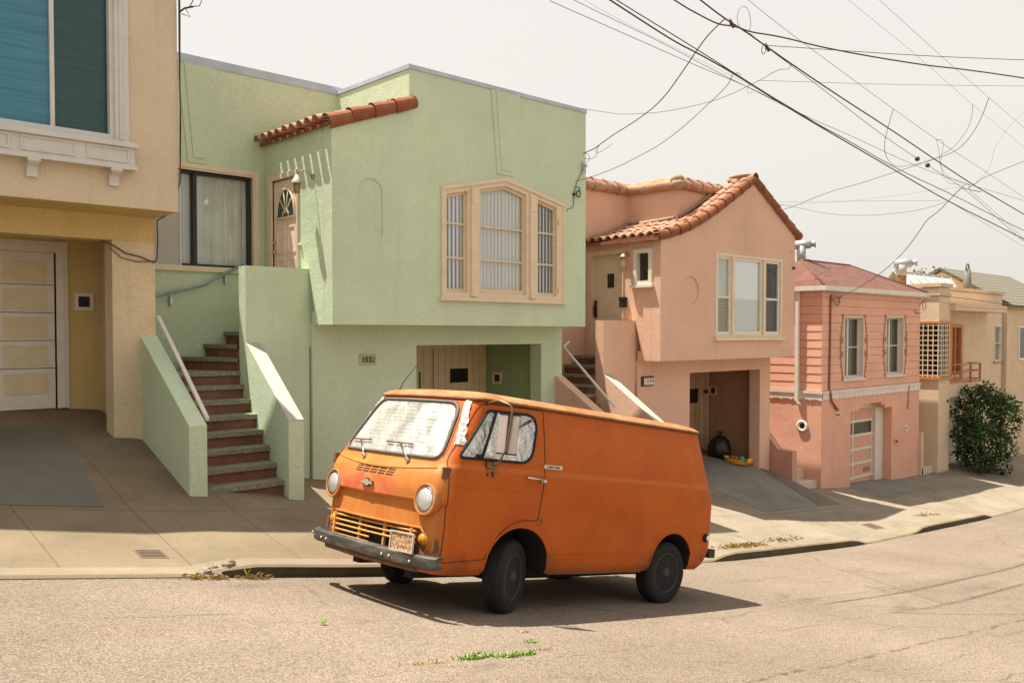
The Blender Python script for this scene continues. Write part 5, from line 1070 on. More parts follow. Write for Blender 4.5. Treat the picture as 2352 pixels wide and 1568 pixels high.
# nose: lamps, emblem, vents, crease, grille
for y in (.078, 1.485):
    c = on_front(y, .975, 0); ax = Vector((-1, (y - YC) * .10, .04)).normalized()
    g = MB(); g.lathe([(.118, -.10), (.133, .0), (.135, .010), (.129, .018), (.117, .016), (.108, -.01)], c + ax * .005, ax, 32); hl = g.build('headlight', M_VAN, van)
    g = MB(); g.lathe([(.113, -.02), (.113, .008), (.104, .016), (.100, .012)], c + ax * .006, ax, 28); g.build('bezel', M_CHR, hl)
    m_l = MATS.get('headlight_lens')
    if not m_l:
        m_l, n_, b_ = _nt('headlight_lens'); v_ = _coord(n_, (1, 1, 1)); wv = n_.nodes.new("ShaderNodeTexWave"); wv.bands_direction = 'Y'; wv.inputs['Scale'].default_value = 14; n_.links.new(v_, wv.inputs[0]); b_.inputs['Base Color'].default_value = (.68, .70, .70, 1); b_.inputs['Metallic'].default_value = .55; b_.inputs['Roughness'].default_value = .16; b_.inputs['Coat Weight'].default_value = 1; _bump(n_, b_, wv.outputs[0], .3, .01); MATS['headlight_lens'] = m_l
    g = MB(); g.lathe([(.102, .004), (.085, .022), (.06, .034), (.03, .041), (.0, .043)], c + ax * .004, ax, 28); g.build('lens', m_l, hl)
for y in (.105, 1.475):
    c = on_front(y, .645, 0); g = MB(); g.lathe([(.053, -.06), (.055, .0), (.056, .010)], c, (-1, 0, 0), 18); ts = g.build('turn_signal', M_VAN, van); g = MB(); g.lathe([(.048, .0), (.048, .012), (.042, .024), (.025, .034), (0, .038)], c, (-1, 0, 0), 18); g.build('lens', plain('amber_lens', (.52, .22, .02), .25, 0, .1, 30), ts)
BT = [(-.09, .018), (-.035, .018), (-.026, .036), (.036, .036), (.027, .018), (.09, .018), (.075, -.018), (.026, -.018), (.017, -.036), (-.045, -.036), (-.036, -.018), (-.105, -.018)]
ec = on_front(.85, 1.045, 0); fe = Fr((ec.x, .85, 1.04), (0, -1, 0), (-1, 0, 0))
g = MB(); g.plate([(-x, z) for x, z in BT], .0, .014, fe); eo = g.build('emblem', plain('dark_emblem_edge', (.10, .07, .04), .5, .5), van); g = MB(); g.plate([(-x * .86, z * .72) for x, z in BT], .014, .019, fe); g.build('emblem_face', plain('worn_emblem_enamel', (.58, .55, .46), .4, .5, .15, 40), eo)
g = MB()
for r_ in range(3):
    for k in range(5):
        y0 = .49 + k * .118 + r_ * .008; z = 1.185 - r_ * .022
        q = [on_front(y0 + .012, z, .0015), on_front(y0 + .108, z, .0015), on_front(y0 + .108, z - .011, .0015), on_front(y0 + .012, z - .011, .0015)]; g.face(q)
g.build('cowl_vent', M_WELL, van)
g = MB(); g.tube([on_front(y, 1.255 - .06 * math.cos((y - .8) / .75 * 1.35) , .001) for y in [.06 + 1.48 * i / 30 for i in range(31)]], .008, 6); g.build('nose_crease', M_VAN, van)
g = MB()
for z in (.70, .655, .61, .565, .52):
    a, b = .16, 1.44
    if z < .58: a = .80
    g.tube([Vector((-1.015 + .03 * abs(y - .8), y, z)) for y in [a + (b - a) * i / 12 for i in range(13)]], .0095, 6)
for y in (1.40, .98, .60, .22): g.box(-1.01, -.985, y - .012, y + .012, .50, .72)
gr = g.build('grille', plain('dull_orange_bar', (.55, .26, .06), .6, 0, .15, 10), van)
g = MB(); g.plate([(y, z) for y, z in GR], .90, .962, ff); g.build('grille_backing', plain('rusty_pan', (.17, .075, .025), .85, 0, .4, 9), gr)
g = MB(); g.box(-.968, -.964, .48, .92, .53, .70); g.box(-.968, -.964, .98, 1.36, .53, .71); g.box(-.972, -.968, .5, .82, .495, .6); g.build('grille_void', M_WELL, gr)
g = MB(); g.tube([Vector((on_front(y, z, 0).x - .004, y, z)) for y, z in dense(GR, .05)], .012, 6, True); g.build('grille_surround', M_VAN, gr)
# rusted number plate hanging askew
pl = Fr((-1.075, .235, .605), (0, 1, -.02), (-1, 0, 0)); g = MB(); g.ring(((-.162, .162, -.082, .082), (-.148, .148, -.069, .069)), -.004, .012, pl); po = g.build('licence_plate', plain('pale_plate_frame', (.55, .48, .40), .5, .4), van)
def m_plate():
    m, n, b = _nt('rusted_plate'); v = _coord(n); c = _ramp(n, _noise(n, 38, 5, .7, v).outputs[0], .40, .60, (.13, .055, .025), (.55, .36, .20)); n.links.new(c, b.inputs['Base Color']); b.inputs['Roughness'].default_value = .8; return m
g = MB(); g.box(-.153, .153, -.003, .004, -.071, .071, pl); g.build('plate_sheet', m_plate(), po)
g = MB(); g.box(-1.07, -.98, .22, .26, .53, .68); g.build('plate_bracket', M_RUST, po)
# bumper
def bump_x(y): return -1.10 + .055 * ((y - YC) / .9) ** 2
g = MB(); rings = []
for i in range(41):
    y = -.135 + 1.87 * i / 40; x = bump_x(y); e = max(0, abs(y - YC) - .80) / .135; x += .06 * e * e
    rings.append([Vector((x + dx_, y, .475 + dz_)) for dx_, dz_ in ((.05, -.058), (.012, -.055), (-.008, -.04), (-.012, 0), (-.008, .04), (.012, .055), (.05, .058), (.06, .045), (.03, .0), (.06, -.045))])
V = [[g.bm.verts.new(p) for p in r_] for r_ in rings]
for a, b in zip(V, V[1:]):
    for i in range(10): g.bm.faces.new((a[i], a[(i + 1) % 10], b[(i + 1) % 10], b[i]))
g.bm.faces.new(V[0]); g.bm.faces.new(V[-1])
def m_bump():
    m, n, b = _nt('scuffed_black_bumper'); v = _coord(n); c = _ramp(n, _noise(n, 7, 6, .7, _coord(n, (1, .6, 3))).outputs[0], .40, .72, (.020, .020, .018), (.12, .105, .085)); c = _mix(n, _ramp(n, _noise(n, 11, 5, .7, v).outputs[0], .64, .74, (0,) * 3, (.8,) * 3), c, (.20, .085, .03)); n.links.new(c, b.inputs['Base Color']); b.inputs['Roughness'].default_value = .55; return m
bo = g.build('bumper', m_bump(), van, smooth=40)
for y, z in ((1.66, .49), (1.47, .465), (1.37, .465), (.46, .47), (.36, .47), (.10, .465)):
    g = MB(); g.lathe([(.013, 0), (.013, .007), (.006, .011)], (bump_x(y) - .011, y, z), (-1, 0, 0), 10); g.build('bolt', plain('pale_bolt', (.45, .39, .31), .5, .6), bo)
g = MB(); g.box(-1.06, -.93, .3, .36, .44, .50); g.box(-1.06, -.93, 1.24, 1.30, .44, .50); g.tube([(-1.02, 1.45, .405), (-1.04, .8, .395), (-1.0, .1, .405)], .03, 6); g.build('bumper_bracket', M_RUST, bo)
g = MB(); g.box(3.0, 3.12, -.05, .02, .49, .585); g.tube([(3.085, -.03, .535), (3.115, .2, .535), (3.13, .8, .535), (3.115, 1.4, .535), (3.085, 1.63, .535)], .05, 6); g.build('rear_bumper', plain('black_rear_bumper', (.02, .018, .016), .6), van)
# wipers
for (py, pz, ty, tz, b0, b1) in ((1.06, 1.265, 1.26, 1.395, (1.44, 1.395), (1.08, 1.405)), (.42, 1.275, .62, 1.405, (.82, 1.405), (.45, 1.405))):
    g = MB(); g.lathe([(.022, -.01), (.02, .03), (.01, .04)], on_front(py, pz, 0), (-1, 0, .3), 10); g.tube([on_front(py, pz, .03), on_front(py + .06, pz + .05, .035), on_front(ty, tz, .032)], .014, 6, r2=.009); wo5 = g.build('wiper', M_CHR, van)
    g = MB(); g.tube([on_front(b0[0] + (b1[0] - b0[0]) * i / 8, b0[1] + (b1[1] - b0[1]) * i / 8, .026) for i in range(9)], .007, 5); g.build('wiper_blade', plain('red_brown_blade', (.10, .03, .02), .6), wo5)
# tall truck mirror on its bent pipe
g = MB(); P = [on_side(-.45, 1.83, .0), on_side(-.44, 1.838, .06), on_side(-.43, 1.84, .13), Vector((-.405, -.16, 1.845)), Vector((-.395, -.195, 1.825)), Vector((-.39, -.205, 1.77)), Vector((-.405, -.195, 1.45)), Vector((-.415, -.17, 1.40)), on_side(-.42, 1.325, .10), on_side(-.42, 1.305, .03), on_side(-.45, 1.30, .005)]
g.tube(P, .0105, 8); g.box(-.50, -.40, P[-1].y - .02, P[-1].y + .02, 1.285, 1.33); mo_ = g.build('wing_mirror', plain('tarnished_mirror_arm', (.17, .12, .07), .4, .6, .3, 20), van)
mf = Fr((-.375, -.168, 1.585), Vector((.55, -.83, 0)).normalized(), Vector((-.83, -.55, 0)).normalized()); g = MB(); g.box(-.085, .085, -.018, .012, -.165, .165, mf); g.build('mirror_back', plain('pinkish_steel_mirror_back', (.56, .47, .42), .35, .35, .06, 4), mo_)
g = MB(); g.box(-.09, .09, -.02, .014, .163, .175, mf); g.box(-.09, .09, -.02, .014, -.175, -.163, mf); g.box(-.010, .010, .012, .03, -.175, .175, mf); g.build('mirror_clamp', M_IRON, mo_)
g = MB()
for x, z in ((-.475, 1.225), (-.42, 1.24), (-.415, 1.215)): p = on_side(x, z, 0); g.lathe([(.012, -.002), (.012, .003), (0, .0035)], p, (0, -1, 0), 10)
g.build('bolt_hole', M_WELL, van)
# side badge
bs = on_side(.345, 1.335, 0); fb = Fr((.345, bs.y - .002, 1.335), (1, 0, 0), (0, -1, .16)); g = MB(); g.box(-.118, .118, -.002, .008, -.018, .018, fb); so_ = g.build('side_badge', plain('pale_badge', (.66, .60, .50), .5, .3), van)
text_mesh('CHEVY-VAN', .030, 'badge_lettering', M_WELL, so_, Matrix.Translation((.345, bs.y - .0125, 1.335)) @ Matrix.Rotation(R(90 - 9), 4, 'X'), .001, (1.06, 1.0))
g = MB(); c = on_side(2.875, .715, .0); g.lathe([(.045, -.01), (.045, .022), (.036, .028)], c, (.25, -1, 0), 16); mk = g.build('side_marker', M_WELL, van); g = MB(); g.lathe([(.030, 0), (.030, .032), (.012, .036), (0, .036)], c + Vector((.012, 0, 0)), (.25, -1, 0), 16); g.build('reflector', plain('white_reflector', (.78, .78, .76), .2), mk)
g = MB(); g.tube([(-.40, 1.46, 1.92), (-.36, 1.47, 2.02), (-.14, 1.48, 2.30)], .006, 5, r2=.003); g.lathe([(.02, 0), (.012, .05)], (-.40, 1.46, 1.90), (0, 0, 1), 8); g.build('antenna', M_RUB, van)
# running gear
def tyre(m, w_=.098):
    pr = [(.205, -w_ * .80), (.245, -w_ * .98), (.295, -w_ * .97), (.318, -w_ * .80), (.327, -w_ * .55)]
    for k in range(4):                                          # tread ribs
        a = -w_ * .50 + k * w_ * .26; pr += [(.329, a), (.329, a + w_ * .16), (.320, a + w_ * .18), (.320, a + w_ * .24)]
    pr += [(.327, w_ * .55), (.318, w_ * .80), (.295, w_ * .97), (.245, w_ * .98), (.205, w_ * .80)]
    m.lathe(pr, (0, 0, 0), (0, 1, 0), 48)
def m_rim(): return plain('dusty_black_steel', (.048, .043, .037), .7, .15, .35, 14)
for (x, y, st) in ((0.015, .10, R(25)), (2.305, .085, 0), (-.03, 1.58, R(24)), (2.305, 1.515, 0)):
    sg = -1 if y < .8 else 1; loc = Vector((x, y, .327))
    g = MB(); tyre(g); wh = g.build('wheel', M_RUB, van); wh.location = loc; wh.rotation_euler = (0, 0, st)
    g = MB(); o_ = Vector(); ax = Vector((0, sg, 0)); g.lathe([(.21, .02), (.212, .085), (.20, .088), (.192, .06), (.165, .045), (.14, .062), (.085, .066), (.075, .058), (.06, .06), (.055, .085), (.03, .10), (.0, .101)], o_, ax, 32)
    for k in range(5): a = 2 * math.pi * k / 5; g.lathe([(.012, .05), (.012, .078), (0, .08)], Vector((.105 * math.cos(a), 0, .105 * math.sin(a))), ax, 6)
    g.build('rim', m_rim(), wh)
g = MB(); g.box(-.85, 2.9, .35, .45, .28, .37); g.box(-.85, 2.9, 1.15, 1.25, .28, .37); g.tube([(0, .15, .29), (0, 1.45, .29)], .04, 8); g.tube([(2.29, .15, .32), (2.29, 1.45, .32)], .045, 8); g.ball((2.29, .8, .32), .13); g.box(.2, .9, .5, 1.1, .22, .36); g.tube([(.5, .55, .24), (1.2, .5, .25), (2.2, .55, .25), (2.9, .5, .26)], .03, 8)
g.build('chassis', M_WELL, van)
g = MB(); g.tube([(.45, -.0, .355), (1.85, -.0, .355)], .012, 5); g.build('sill_lip', M_RUST, van)
LOCAL = False
# ================================================================== overhead wires: each a real cable hung over the street
M_WIRE = plain('brown_black_cable', (.065, .030, .022), .7, 0, .2, 3)
def zw(x, y): return ((1380 + x / 2.102) / 1.0625, y / 2.102 / 1.0625)
def wire(label, pts, r=.009, Y=7.0, Y2=None, extra=None, name='overhead_wire', group='overhead wires crossing the pale sky'):
    P = []; n_ = len(pts)
    L = [0]
    for a, b in zip(pts, pts[1:]): L.append(L[-1] + math.hypot(b[0] - a[0], b[1] - a[1]))
    for (x, y), l in zip(pts, L):
        px, py = zw(x, y); yy = Y if Y2 is None else Y + (Y2 - Y) * (l / L[-1]); P.append(atY(px, py, yy))
    # smooth the corners (Chaikin)
    for _ in range(2):
        Q = [P[0]]
        for a, b in zip(P, P[1:]): Q += [a.lerp(b, .25), a.lerp(b, .75)]
        P = Q + [P[-1]]
    m = MB(); m.tube(P, r * (.85 if r > .0085 else .68), 6)
    if extra: extra(m, P)
    o = m.build(name, M_WIRE); o['label'] = label; o['category'] = 'wire'; o['group'] = group; return o
wire('thickest black cable sweeping from the top centre down to the right over the pink gable', [(180, -30), (370, 93), (560, 215), (700, 285), (880, 388), (1040, 490), (1220, 600), (1440, 728), (1700, 880), (1960, 1032), (2200, 1150), (2420, 1262)], .013, 7.2)
wire('second cable running just above and then along the thickest black cable', [(220, -25), (410, 93), (600, 208), (880, 384), (1050, 492), (1230, 598), (1300, 642), (1440, 715), (1700, 868), (1990, 1000), (2200, 1110), (2420, 1215)], .009, 7.25)
wire('lowest of the thin wires entering at the top centre left of the thick cable', [(-80, 5), (118, 93), (400, 217), (700, 350), (960, 455), (1240, 602), (1450, 690), (1800, 855), (2050, 940), (2200, 985), (2420, 1050)], .006, 7.4)
wire('upper thin wire entering at the top centre between the lowest wire and thick cable', [(20, -10), (230, 93), (480, 212), (780, 372), (1000, 480), (1230, 600)], .0055, 7.3)
wire('faint hair thin wire above the two thin wires at the top centre', [(60, -20), (255, 93), (560, 245), (850, 390), (1000, 460)], .0025, 7.5)
def clamps(m, P):
    for i in (len(P) // 6, len(P) // 3): p = P[i]; m.tube([p + Vector((-.05, 0, .03)), p, p + Vector((.05, 0, -.05))], .02, 6); m.tube([p + Vector((-.03, 0, .05)), p + Vector((.0, .02, -.03))], .01, 5)
wire('heavy twin cable from the top right of centre to the right edge, with clamps', [(640, -40), (810, 93), (920, 160), (1010, 225), (1160, 330), (1400, 492), (1680, 672), (1900, 822), (2100, 955), (2200, 1010), (2420, 1140)], .013, 6.6, extra=clamps)
def beads(m, P): m.ball(P[-1], .045, seg=10)
wire('thinner cable tied under the heavy twin cable, ending in a round black insulator', [(945, 172), (1040, 250), (1170, 345), (1400, 520), (1620, 690), (1805, 815)], .007, 6.62, extra=beads)
def bead0(m, P): m.ball(P[0], .045, seg=10)
wire('cable starting at a round insulator and dropping steeply to the right edge', [(1858, 848), (2050, 970), (2200, 1105), (2420, 1300)], .007, 6.64, extra=bead0)
wire('thin straight wire crossing from the top above the heavy twin cable', [(900, -30), (1050, 93), (1215, 218), (1500, 428), (1680, 558), (1900, 715), (2170, 890), (2420, 1060)], .0045, 5.6)
wire('left one of two very thin parallel wires high in the right corner', [(1420, -25), (1565, 93), (1800, 283), (2060, 513), (2200, 630), (2420, 815)], .0028, 5.2)
wire('right one of two very thin parallel wires high in the right corner', [(1575, -30), (1712, 93), (1920, 282), (2100, 440), (2200, 525), (2420, 715)], .0035, 5.2)
wire('wavy heavy service cable leaving the twin cable and crossing to the right edge', [(470, -60), (600, 30), (720, 95), (790, 128), (870, 135), (945, 165), (1050, 180), (1150, 200), (1300, 240), (1550, 288), (1760, 322), (1900, 342), (1990, 350), (2200, 378), (2420, 412)], .011, 6.6, 4.4)
wire('nearly level thin cable crossing to the right edge under a clamp loop', [(1040, 235), (1230, 247), (1500, 266), (1850, 288), (2200, 303), (2420, 311)], .007, 6.6, 4.4)
wire('faint level wire crossing to the right edge below the heavy service cable', [(985, 413), (1200, 420), (1500, 430), (1850, 437), (2200, 441), (2420, 443)], .004, 7.1, 5.0)
wire('twisted service drop hanging from the top clamp to the upper anchor on the green house', [(815, 100), (795, 118), (720, 192), (640, 310), (580, 398), (520, 482), (460, 545), (400, 592), (330, 640), (250, 688), (172, 745), (150, 762), (108, 780), (90, 790)], .010, 6.6, 10.75)
wire('loose tail of the service drop coiled beside the green house corner', [(172, 745), (152, 770), (160, 785), (185, 778), (240, 738)], .006, 10.4, 10.3)
wire('short pigtail loop under the upper anchor of the green house', [(100, 783), (118, 795), (125, 812), (112, 834)], .007, 10.75)
wire('short return lead from the green house anchor to the tail coil', [(100, 815), (140, 815), (158, 800), (165, 770), (172, 745)], .006, 10.75, 10.4)
wire('sagging wire from the green parapet corner up to the heavy twin cable', [(75, 556), (180, 572), (280, 588), (400, 583), (500, 575), (620, 552), (740, 525), (850, 485), (920, 450), (1000, 412), (1060, 375), (1100, 355), (1145, 358), (1160, 330)], .006, 10.8, 6.6)
wire('service drop from the thick cable down to the lower anchor on the green house', [(900, 388), (885, 372), (852, 385), (845, 420), (800, 472), (740, 527), (650, 612), (560, 688), (470, 752), (380, 800), (280, 852), (180, 892), (110, 915), (50, 930)], .008, 7.2, 10.78)
wire('cable climbing from the pink gable end to the insulators and on to the right corner', [(1085, 1048), (1098, 1080), (1140, 1068), (1200, 1048), (1290, 1008), (1400, 970), (1500, 945), (1600, 912), (1700, 880), (1830, 838), (1990, 785), (2050, 735), (2100, 670), (2140, 590), (2172, 502)], .008, 10.8, 5.3)
wire('slack wire sagging from the pink gable end to the far right clamp', [(1080, 1046), (1180, 1062), (1300, 1090), (1400, 1102), (1500, 1106), (1620, 1102), (1750, 1088), (1870, 1065), (1950, 1035)], .006, 11.0, 7.2)
wire('straight thin wire from behind the pink gable to the right clamp', [(1060, 1037), (1300, 1034), (1600, 1030), (1890, 1030), (1925, 1028)], .004, 11.6, 7.2)
wire('faint wire rising from behind the pink gable to the crossing knot', [(1100, 1050), (1350, 1042), (1600, 1018), (1850, 980), (2050, 958)], .003, 11.6, 6.7)
wire('service drop from the crossing knot down to the corner of the salmon house', [(2130, 985), (2060, 970), (2030, 962), (1985, 1010), (1960, 1035), (1920, 1080), (1850, 1130), (1823, 1177), (1735, 1297), (1606, 1413), (1476, 1492), (1393, 1528)], .010, 6.7, 10.6)
wire('drooping loop of jumper cable left of the two round insulators', [(1682, 560), (1655, 650), (1638, 720), (1635, 770), (1650, 818), (1690, 856), (1750, 852), (1828, 836)], .006, 5.7, 6.6)
wire('drooping jumper cable hanging from the left thin wire in the right corner', [(2090, 535), (2085, 600), (2065, 660), (2020, 725), (1980, 765), (1900, 812), (1835, 832)], .005, 5.2, 6.6)
wire('long narrow hanging loop right of the insulators', [(1900, 715), (1915, 760), (1920, 830), (1938, 905), (1965, 940), (2000, 946), (2040, 946)], .004, 5.6, 6.7)
wire('short narrow loop beside the long hanging loop', [(1900, 718), (1935, 715), (1940, 745), (1928, 800), (1922, 850), (1950, 900), (2010, 930), (2050, 945)], .004, 5.6, 6.7)
wire('tangle of short jumpers knotted where the cables cross at the right edge', [(2030, 962), (2060, 940), (2080, 960), (2060, 968), (2100, 945), (2120, 925), (2160, 905), (2200, 888), (2420, 800)], .008, 6.65, 6.3)
wire('upper stub wire leaving the crossing knot towards the right edge', [(2095, 955), (2120, 930), (2150, 895), (2185, 840), (2192, 800), (2205, 750), (2280, 640), (2420, 520)], .003, 6.5, 6.0)
wire('lower stub wire leaving the crossing knot towards the right edge', [(2070, 975), (2120, 1015), (2200, 1085), (2420, 1285)], .005, 6.7)
wire('lowest thin wire at the right edge just under the thickest cable', [(1985, 1042), (2060, 1090), (2200, 1175), (2420, 1305)], .0045, 7.2)
wire('small wire loop hanging from the heavy twin cable near the top', [(1018, 228), (1030, 250), (1022, 276), (1010, 278), (1005, 255), (1015, 232)], .008, 6.6)
wire('tall thin wire loop standing up from the clamp at the top of the twin cable', [(905, 155), (882, 120), (880, 80), (892, 45), (915, 30), (938, 48), (948, 90), (952, 130), (940, 162)], .005, 6.6)
wire('tiny faint wire loop hung under the thick cable splice', [(945, 440), (930, 462), (935, 482), (952, 480), (965, 455)], .003, 7.2)
def z6p(x, y): return ((1880 + x / 2.273) / 1.0625, (560 + y / 2.273) / 1.0625)
_zw = zw; zw = z6p
wire('upper of two low wires crossing in front of the beige parapet', [(865, 365), (980, 372), (1100, 385), (1240, 405), (1400, 430)], .010, 10.4, 9.2)
wire('lower of two low wires crossing in front of the beige parapet', [(868, 388), (980, 410), (1100, 432), (1240, 440), (1400, 445)], .007, 10.5, 9.4)
wire('thin wire from the pink house corner to the red shingle roof', [(112, 120), (180, 150), (280, 195), (330, 215), (380, 235)], .006, 10.8, 12.0)
zw = _zw
# ================================================================== plants and litter
def m_leaf(name, a, b_):
    m, n, b = _nt(name); g = n.nodes.new("ShaderNodeNewGeometry"); n.links.new(_ramp(n, g.outputs['Random Per Island'], 0, 1, a, b_), b.inputs['Base Color']); b.inputs['Roughness'].default_value = .5; return m
M_LEAF = m_leaf('glossy_dark_leaf', (.006, .028, .005), (.06, .125, .02)); M_BARK = plain('grey_bark', (.10, .075, .05), .9, 0, .3, 12)
def leaf(m, p, d, up, L, W):
    d = d.normalized(); s_ = d.cross(up)
    if s_.length < 1e-3: s_ = d.orthogonal()
    s_ = s_.normalized() * W; n_ = s_.cross(d).normalized() * L * .12
    a, b, c, e = p, p + d * L * .45 + s_ - n_ * -1, p + d * L, p + d * L * .45 - s_ + n_
    q = p + d * L * .5 - n_
    V = [m.bm.verts.new(v) for v in (a, b, c, e, q)]
    for t in ((0, 1, 4), (1, 2, 4), (2, 3, 4), (3, 0, 4)): f = m.bm.faces.new([V[i] for i in t]); f.material_index = m.mi
def rnd(): return Vector((random.gauss(0, 1), random.gauss(0, 1), random.gauss(0, 1))).normalized()
t = thing('tree', 'dense dark green young tree standing before the beige house door and balcony', 'tree', (29.55, 10.0, -4.25))
tk = MB(); B = Vector((29.55, 10.0, -4.4)); tk.tube([B, B + Vector((.02, 0, .5)), B + Vector((-.03, .02, 1.1))], .06, 8, r2=.035)
limbs = []
for k in range(13):
    a = 2.4 * k; h0 = .45 + .055 * k; e = B + Vector((.72 * math.cos(a) * (.6 + .4 * random.random()), .6 * math.sin(a), h0 + .8 + .09 * k)); tk.tube([B + Vector((0, 0, h0)), B.lerp(e, .5) + Vector((0, 0, h0 * .35)), e], .022, 5, r2=.008); limbs.append(e)
tk.build('trunk', M_BARK, t)
cr = MB(); clumps = []
for k in range(60):
    a = random.uniform(0, 6.28); zz = random.random(); rr = (.30 + .75 * math.sin(math.pi * min(1, zz * .8 + .12))) * random.uniform(.35, 1.0) * 1.2
    clumps.append((B + Vector((.15 + rr * math.cos(a) * 1.12, rr * math.sin(a) * .9, .22 + 2.3 * zz)), random.uniform(.2, .40)))
clumps = [c for c in clumps if random.random() < .64]
clumps += [(B + Vector((-.75, 0, 1.75)), .3), (B + Vector((-.98, -.1, 1.95)), .2), (B + Vector((.25, 0, 2.7)), .2), (B + Vector((.8, 0, 2.45)), .28), (B + Vector((1.1, .1, 2.1)), .35), (B + Vector((1.2, 0, 1.3)), .35), (B + Vector((-.2, 0, .25)), .32), (B + Vector((.3, -.1, .2)), .3)]
for c, r_ in clumps:
    for _ in range(int(95 * (r_ / .25) ** 1.6)):
        d = rnd(); p = c + d * r_ * random.uniform(.35, 1.05); leaf(cr, p, (d + rnd() * .7 + Vector((0, 0, -.15))), Vector((0, 0, 1)), random.uniform(.09, .16), random.uniform(.024, .042))
cr.build('crown', M_LEAF, t, recalc=False)
t = thing('tree', 'grey green distant tree top showing over the roofs beside the skylight', 'tree', (44, 17.5, -5))
tk = MB(); tk.tube([(44, 17.5, -5.5), (44, 17.5, 2.2)], .2, 8, r2=.08); tk.build('trunk', M_BARK, t); cr = MB()
for _ in range(1500):
    d = rnd(); p = Vector((44, 17.5, 1.9)) + Vector((d.x * 2.1, d.y * 1.5, d.z * 1.15)) * random.uniform(.5, 1) * (1 + .25 * math.sin(d.x * 7)); leaf(cr, p, rnd(), Vector((0, 0, 1)), .22, .07)
cr.build('crown', m_leaf('dry_grey_leaf', (.10, .10, .05), (.20, .19, .10)), t, recalc=False)
# weeds in the road crack
M_GRASS = m_leaf('fresh_weed', (.10, .22, .02), (.24, .36, .05)); M_DRY = m_leaf('dry_straw', (.30, .18, .05), (.52, .36, .13))
def tuft(x, y, rx, ry, n_, hgt, mat, label, name='weed', cat='weed', group='weeds growing in the road crack', z=None):
    m = MB()
    for _ in range(n_):
        p = Vector((x + random.gauss(0, rx), y + random.gauss(0, ry), 0)); p.z = (road_z(p.x, p.y) if z is None else z(p.x, p.y)) - .002
        d = Vector((random.gauss(0, .6), random.gauss(0, .6), random.uniform(.4, 1.4))); leaf(m, p, d, Vector((0, 1, 0)), random.uniform(.4, 1.1) * hgt, hgt * random.uniform(.07, .14))
    o = m.build(name, mat, recalc=False); o['label'] = label; o['category'] = cat
    if mat == M_DRY or n_ == 50: o['kind'] = 'stuff'
    if group: o['group'] = group
    return o
from mathutils import geometry as _g
def on_road(px, py):
    d = sight(px, py); lo, hi = .5, 60
    for _ in range(50):
        md = (lo + hi) / 2; p = d * md
        if p.z > (road_z(p.x, p.y) if p.y < 7.55 else pave_z(p.x, p.y)): lo = md
        else: hi = md
    return d * lo
def z7(x, y): return ((1000 + x / 5.88) / 1.0625, (1500 + y / 5.88) / 1.0625)
for (a, b, n_, hh, sx_, mt, lb) in ((920, 620, 120, .05, .085, M_GRASS, 'largest bright green weed tuft in the road crack, left of the others'), (1480, 590, 110, .045, .075, M_GRASS, 'middle bright green weed tuft in the road crack'), (1720, 565, 60, .04, .04, M_GRASS, 'small round green weed at the right end of the cracked line'), (330, 690, 60, .028, .12, M_DRY, 'yellowed low weed patch at the bottom edge of the road'), (1640, 250, 35, .03, .03, M_DRY, 'straw coloured weed at the edge of the van shadow'), (1770, 390, 45, .035, .04, M_GRASS, 'olive weed tuft halfway between van shadow and the cracked line'), (1900, 500, 40, .03, .06, M_DRY, 'thin dry weeds trailing right of the cracked line'), (1150, 605, 50, .025, .1, M_DRY, 'sparse low weeds joining the two bright tufts')):
    p = on_road(*z7(a, b)); tuft(p.x, p.y, sx_, .014, n_, hh, mt, lb)
p = on_road(735, 1435); m = MB(); leaf(m, p + Vector((0, 0, .005)), Vector((1, .2, .25)), Vector((0, 0, 1)), .075, .022); leaf(m, p + Vector((.02, .02, .005)), Vector((1, -.5, .3)), Vector((0, 0, 1)), .05, .018); o = m.build('fallen_leaf', M_GRASS, recalc=False); o['label'] = 'single fresh green leaf lying on the sunlit asphalt'; o['category'] = 'leaf'
# straw caught at the kerbs
def kz(x, y): return gut(x) if y < 7.57 else kerb_top(x)
for (x, y, sx_, sy_, n_, zf, lb) in ((3.25, 7.48, .11, .018, 50, kz, 'dry straw caught at the left foot of the broken kerb'), (3.72, 7.47, .08, .018, 45, kz, 'dry straw and weeds at the right foot of the broken kerb'), (12.6, 7.85, .35, .05, 300, kz, 'long heap of straw litter on the kerb behind the van'), (14.0, 8.0, .25, .06, 160, kz, 'smaller straw heap on the kerb farther from the van'), (20.8, 8.2, .3, .06, 120, kz, 'straw scraps on the far pavement near the end of the kerb')):
    m = MB()
    for _ in range(n_):
        q = Vector((x + random.gauss(0, sx_), y + random.gauss(0, sy_), 0)); q.z = zf(q.x, q.y) + random.uniform(.005, .035); d = Vector((random.gauss(0, 1), random.gauss(0, .7), random.gauss(0, .25))); leaf(m, q, d, Vector((0, 0, 1)), random.uniform(.04, .11), random.uniform(.004, .009))
    o = m.build('straw_litter', M_DRY, recalc=False); tag(o, lb, 'straw', 'straw litter along the kerb', 'stuff')
# broken lump at the kerb end
m = MB()
for k in range(26):
    x = 3.42 + random.uniform(-.14, .16); y = 7.60 + random.uniform(-.05, .16); r_ = random.uniform(.03, .075); m.ball((x, y, kerb_top(3.6) - .10 + random.uniform(0, .075)), r_, r_ * random.uniform(.7, 1.2), r_ * random.uniform(.6, .9), 7, .25)
for f in m.bm.faces: f.smooth = False
o = m.build('broken_kerb', m_concrete('crumbled_concrete', (.15, .12, .085), (.30, .25, .19), False)); tag(o, 'crumbled broken end of the kerb with loose concrete lumps', 'kerb stone')
